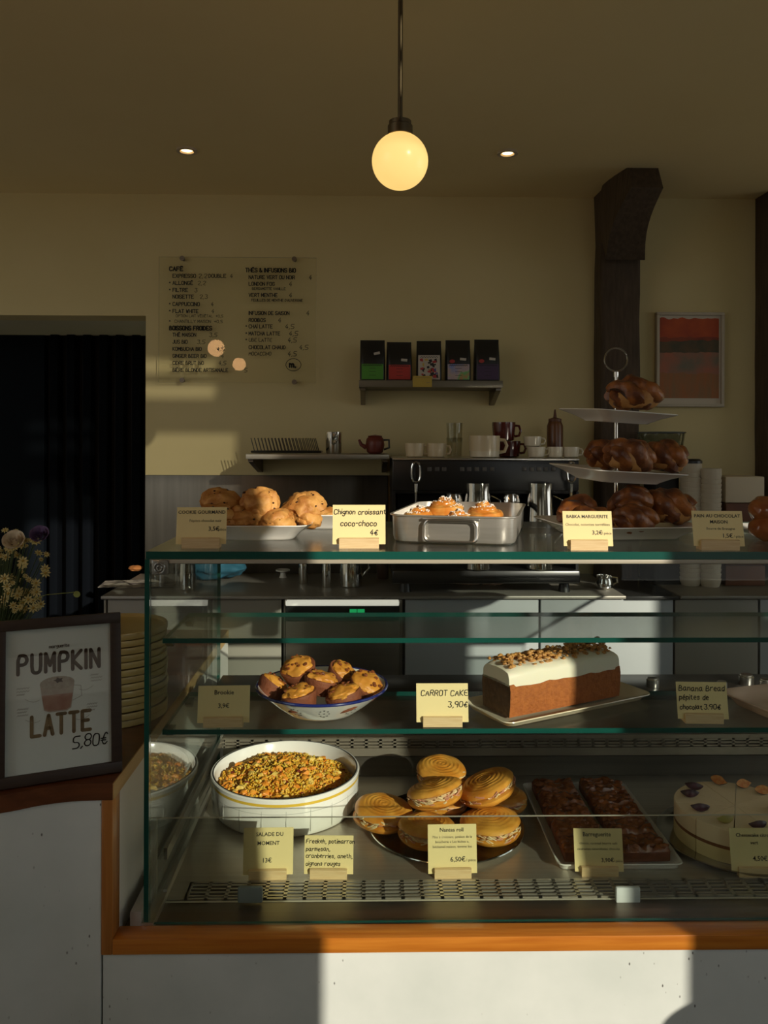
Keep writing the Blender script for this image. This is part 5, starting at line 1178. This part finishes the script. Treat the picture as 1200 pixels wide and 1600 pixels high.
# framed picture by the post
YPF = YWALL - .012; p0_, p1_ = at(1025, 488, YPF), at(1130, 636, YPF)
pic = thing('framed_picture', 'abstract orange and teal picture in a pale frame beside the timber post', 'picture', ((p0_.x + p1_.x)/2, YPF, p1_.z)); hx, hz_ = (p1_.x - p0_.x)/2, p0_.z - p1_.z
bm = B()
for a in ((-hx, hx, 0, .01), (-hx, hx, hz_ - .01, hz_), (-hx, -hx + .01, .01, hz_ - .01), (hx - .01, hx, .01, hz_ - .01)): box(bm, a[0], a[1], -.01, .0115, a[2], a[3], bev=.001)
obj('frame', bm, mat('pale_frame', (.50, .44, .34), .5), pic)
bm = B(); box(bm, -hx + .009, hx - .009, 0, .004, .009, hz_ - .009); obj('mount', bm, mat('mount_card', (.58, .52, .42), .8), pic, smooth=0)
def strata(bm, z0, z1, seed, mi, y):
    n = 26; xl, xr = -hx + .012, hx - .016
    up = [(xl + (xr - xl)*i/n, y, z1 + .008*noise.noise(V(i*.35, seed, 0))) for i in range(n + 1)]; dn = [(xl + (xr - xl)*i/n, y, z0) for i in range(n + 1)]
    loft(bm, [dn, up], False, False, mi, False)
bm = B(); zz0 = .030; HZ = hz_ - .012 - zz0
for k, (a, b_, mi) in enumerate(((0, .97, 0), (0, .74, 1), (0, .70, 2), (0, .555, 3), (0, .30, 4))): strata(bm, zz0, zz0 + HZ*b_, k*3.3, mi, -.0005 - k*.0002)
obj('painting', bm, [mat('art_orange', (.50, .085, .015), .6, col2=(.36, .05, .012), scale=14), mat('art_dark_red', (.20, .03, .014), .6, col2=(.28, .06, .02), scale=20), mat('art_dark_green', (.05, .055, .03), .6, col2=(.12, .07, .03), scale=18),
    mat('art_teal', (.16, .15, .11), .6, col2=(.42, .13, .07), scale=10), mat('art_rust', (.36, .13, .04), .6, col2=(.26, .14, .06), scale=16, stretch=(3, 1, .7))], pic, smooth=0)

# right end of the back bar: cups, bowl, boxes
CUPP = mat('paper_cup', (.50, .44, .33), .6)
def cup_stack(px, py_t, Y, r, label, lid):
    p = at(px, 800, Y); zt0 = at(px, py_t, Y).z; t = thing('paper_cup_stack', label, 'paper cups', (p.x, Y, ZBACK)); H = zt0 - ZBACK; n = max(3, int(H/.016)) 
    bm = B(); prf = [(r*.8, 0)]
    for k in range(n): z = .012 + (H - .03)*k/n; prf += [(r*.93, z), (r, z + (H - .03)/n*.80), (r, z + (H - .03)/n*.95)]
    prf += [(r, H - .016), (r*.99, H), (r*.92, H)]
    lathe(bm, prf, 28); obj('cups', bm, CUPP, t)
    if lid:
        bm = B(); lathe(bm, [(r*1.03, H - .004), (r*1.03, H + .004), (r*.8, H + .010), (.002, H + .010)], 28); obj('lid', bm, BLACK, t)
cup_stack(1079, 722, 1.22, .034, 'tall stack of paper cups with a black lid beside the stand', True)
cup_stack(1110, 732, 1.20, .033, 'tall stack of plain paper cups next to the white box', False)
p = at(1155, 800, 1.24); zb0 = at(1155, 786, 1.20).z; xw = 31*2.52/F
t = thing('brown_box', 'dark brown wooden crate under the white box at the right', 'box', (p.x, 1.26, ZBACK)); hB = zb0 - ZBACK - .0
for k in range(4):
    bm = B(); box(bm, -xw, xw, -.065, -.055, hB*k/4 + .002, hB*(k + 1)/4 - .002, bev=.001); obj('board', bm, mat('brown_crate', (.10, .035, .014), .6, col2=(.14, .05, .02), scale=10), t)
bm = B(); box(bm, -xw + .002, xw - .002, -.055, .055, 0, hB - .001); obj('core', bm, MATS['brown_crate'], t)
bm = B(); box(bm, -xw, xw, -.06, .06, 0, at(1155, 745, 1.20).z - zb0, bev=.003); single('white_box', 'plain off white carton on top of the brown crate', 'box', bm, mat('offwhite_carton', (.56, .48, .34), .7), (p.x, 1.26, zb0 + .0005))
p = at(1033, 700, 1.30); bx0 = at(1033, 700, 1.30).z
t = thing('glass_bowl', 'clear glass bowl behind the middle tier of the stand', 'bowl', (p.x, 1.30, at(1033, 712, 1.30).z))
rb = 36*(1.30 + D)/F; hb2 = at(1033, 676, 1.30).z - at(1033, 712, 1.30).z
bm = B(); lathe(bm, [(rb*.55, 0), (rb*.75, .006), (rb*.93, hb2*.5), (rb, hb2), (rb*.97, hb2), (rb*.9, hb2*.5), (rb*.7, .01), (.002, .008)], 40); obj('body', bm, glass('bowl_glass', (.72, .74, .72)), t)
bm = B(); tube(bm, [(rb*math.cos(2*PI*i/40), rb*math.sin(2*PI*i/40), hb2) for i in range(40)], .003, 6, True); obj('rim', bm, mat('dark_glass_rim', (.10, .11, .11), .2), t)
zgb = at(1033, 712, 1.30).z - ZBACK - .0006
t = thing('coffee_grinder', 'black coffee grinder standing behind the tiered stand', 'grinder', (p.x, 1.30, ZBACK))
bm = B(); loft(bm, [rrect(.10, .15, .02, 0), rrect(.10, .15, .02, zgb*.25), rrect(.085, .12, .02, zgb*.30), rrect(.085, .12, .02, zgb*.9), rrect(.105, .14, .02, zgb)]); obj('body', bm, BLACK, t)
bm = B(); lathe(bm, [(.012, 0), (.012, .03), (.016, .035)], 16); obj('spout', bm, CHROME, t, (0, -.066, zgb*.5))
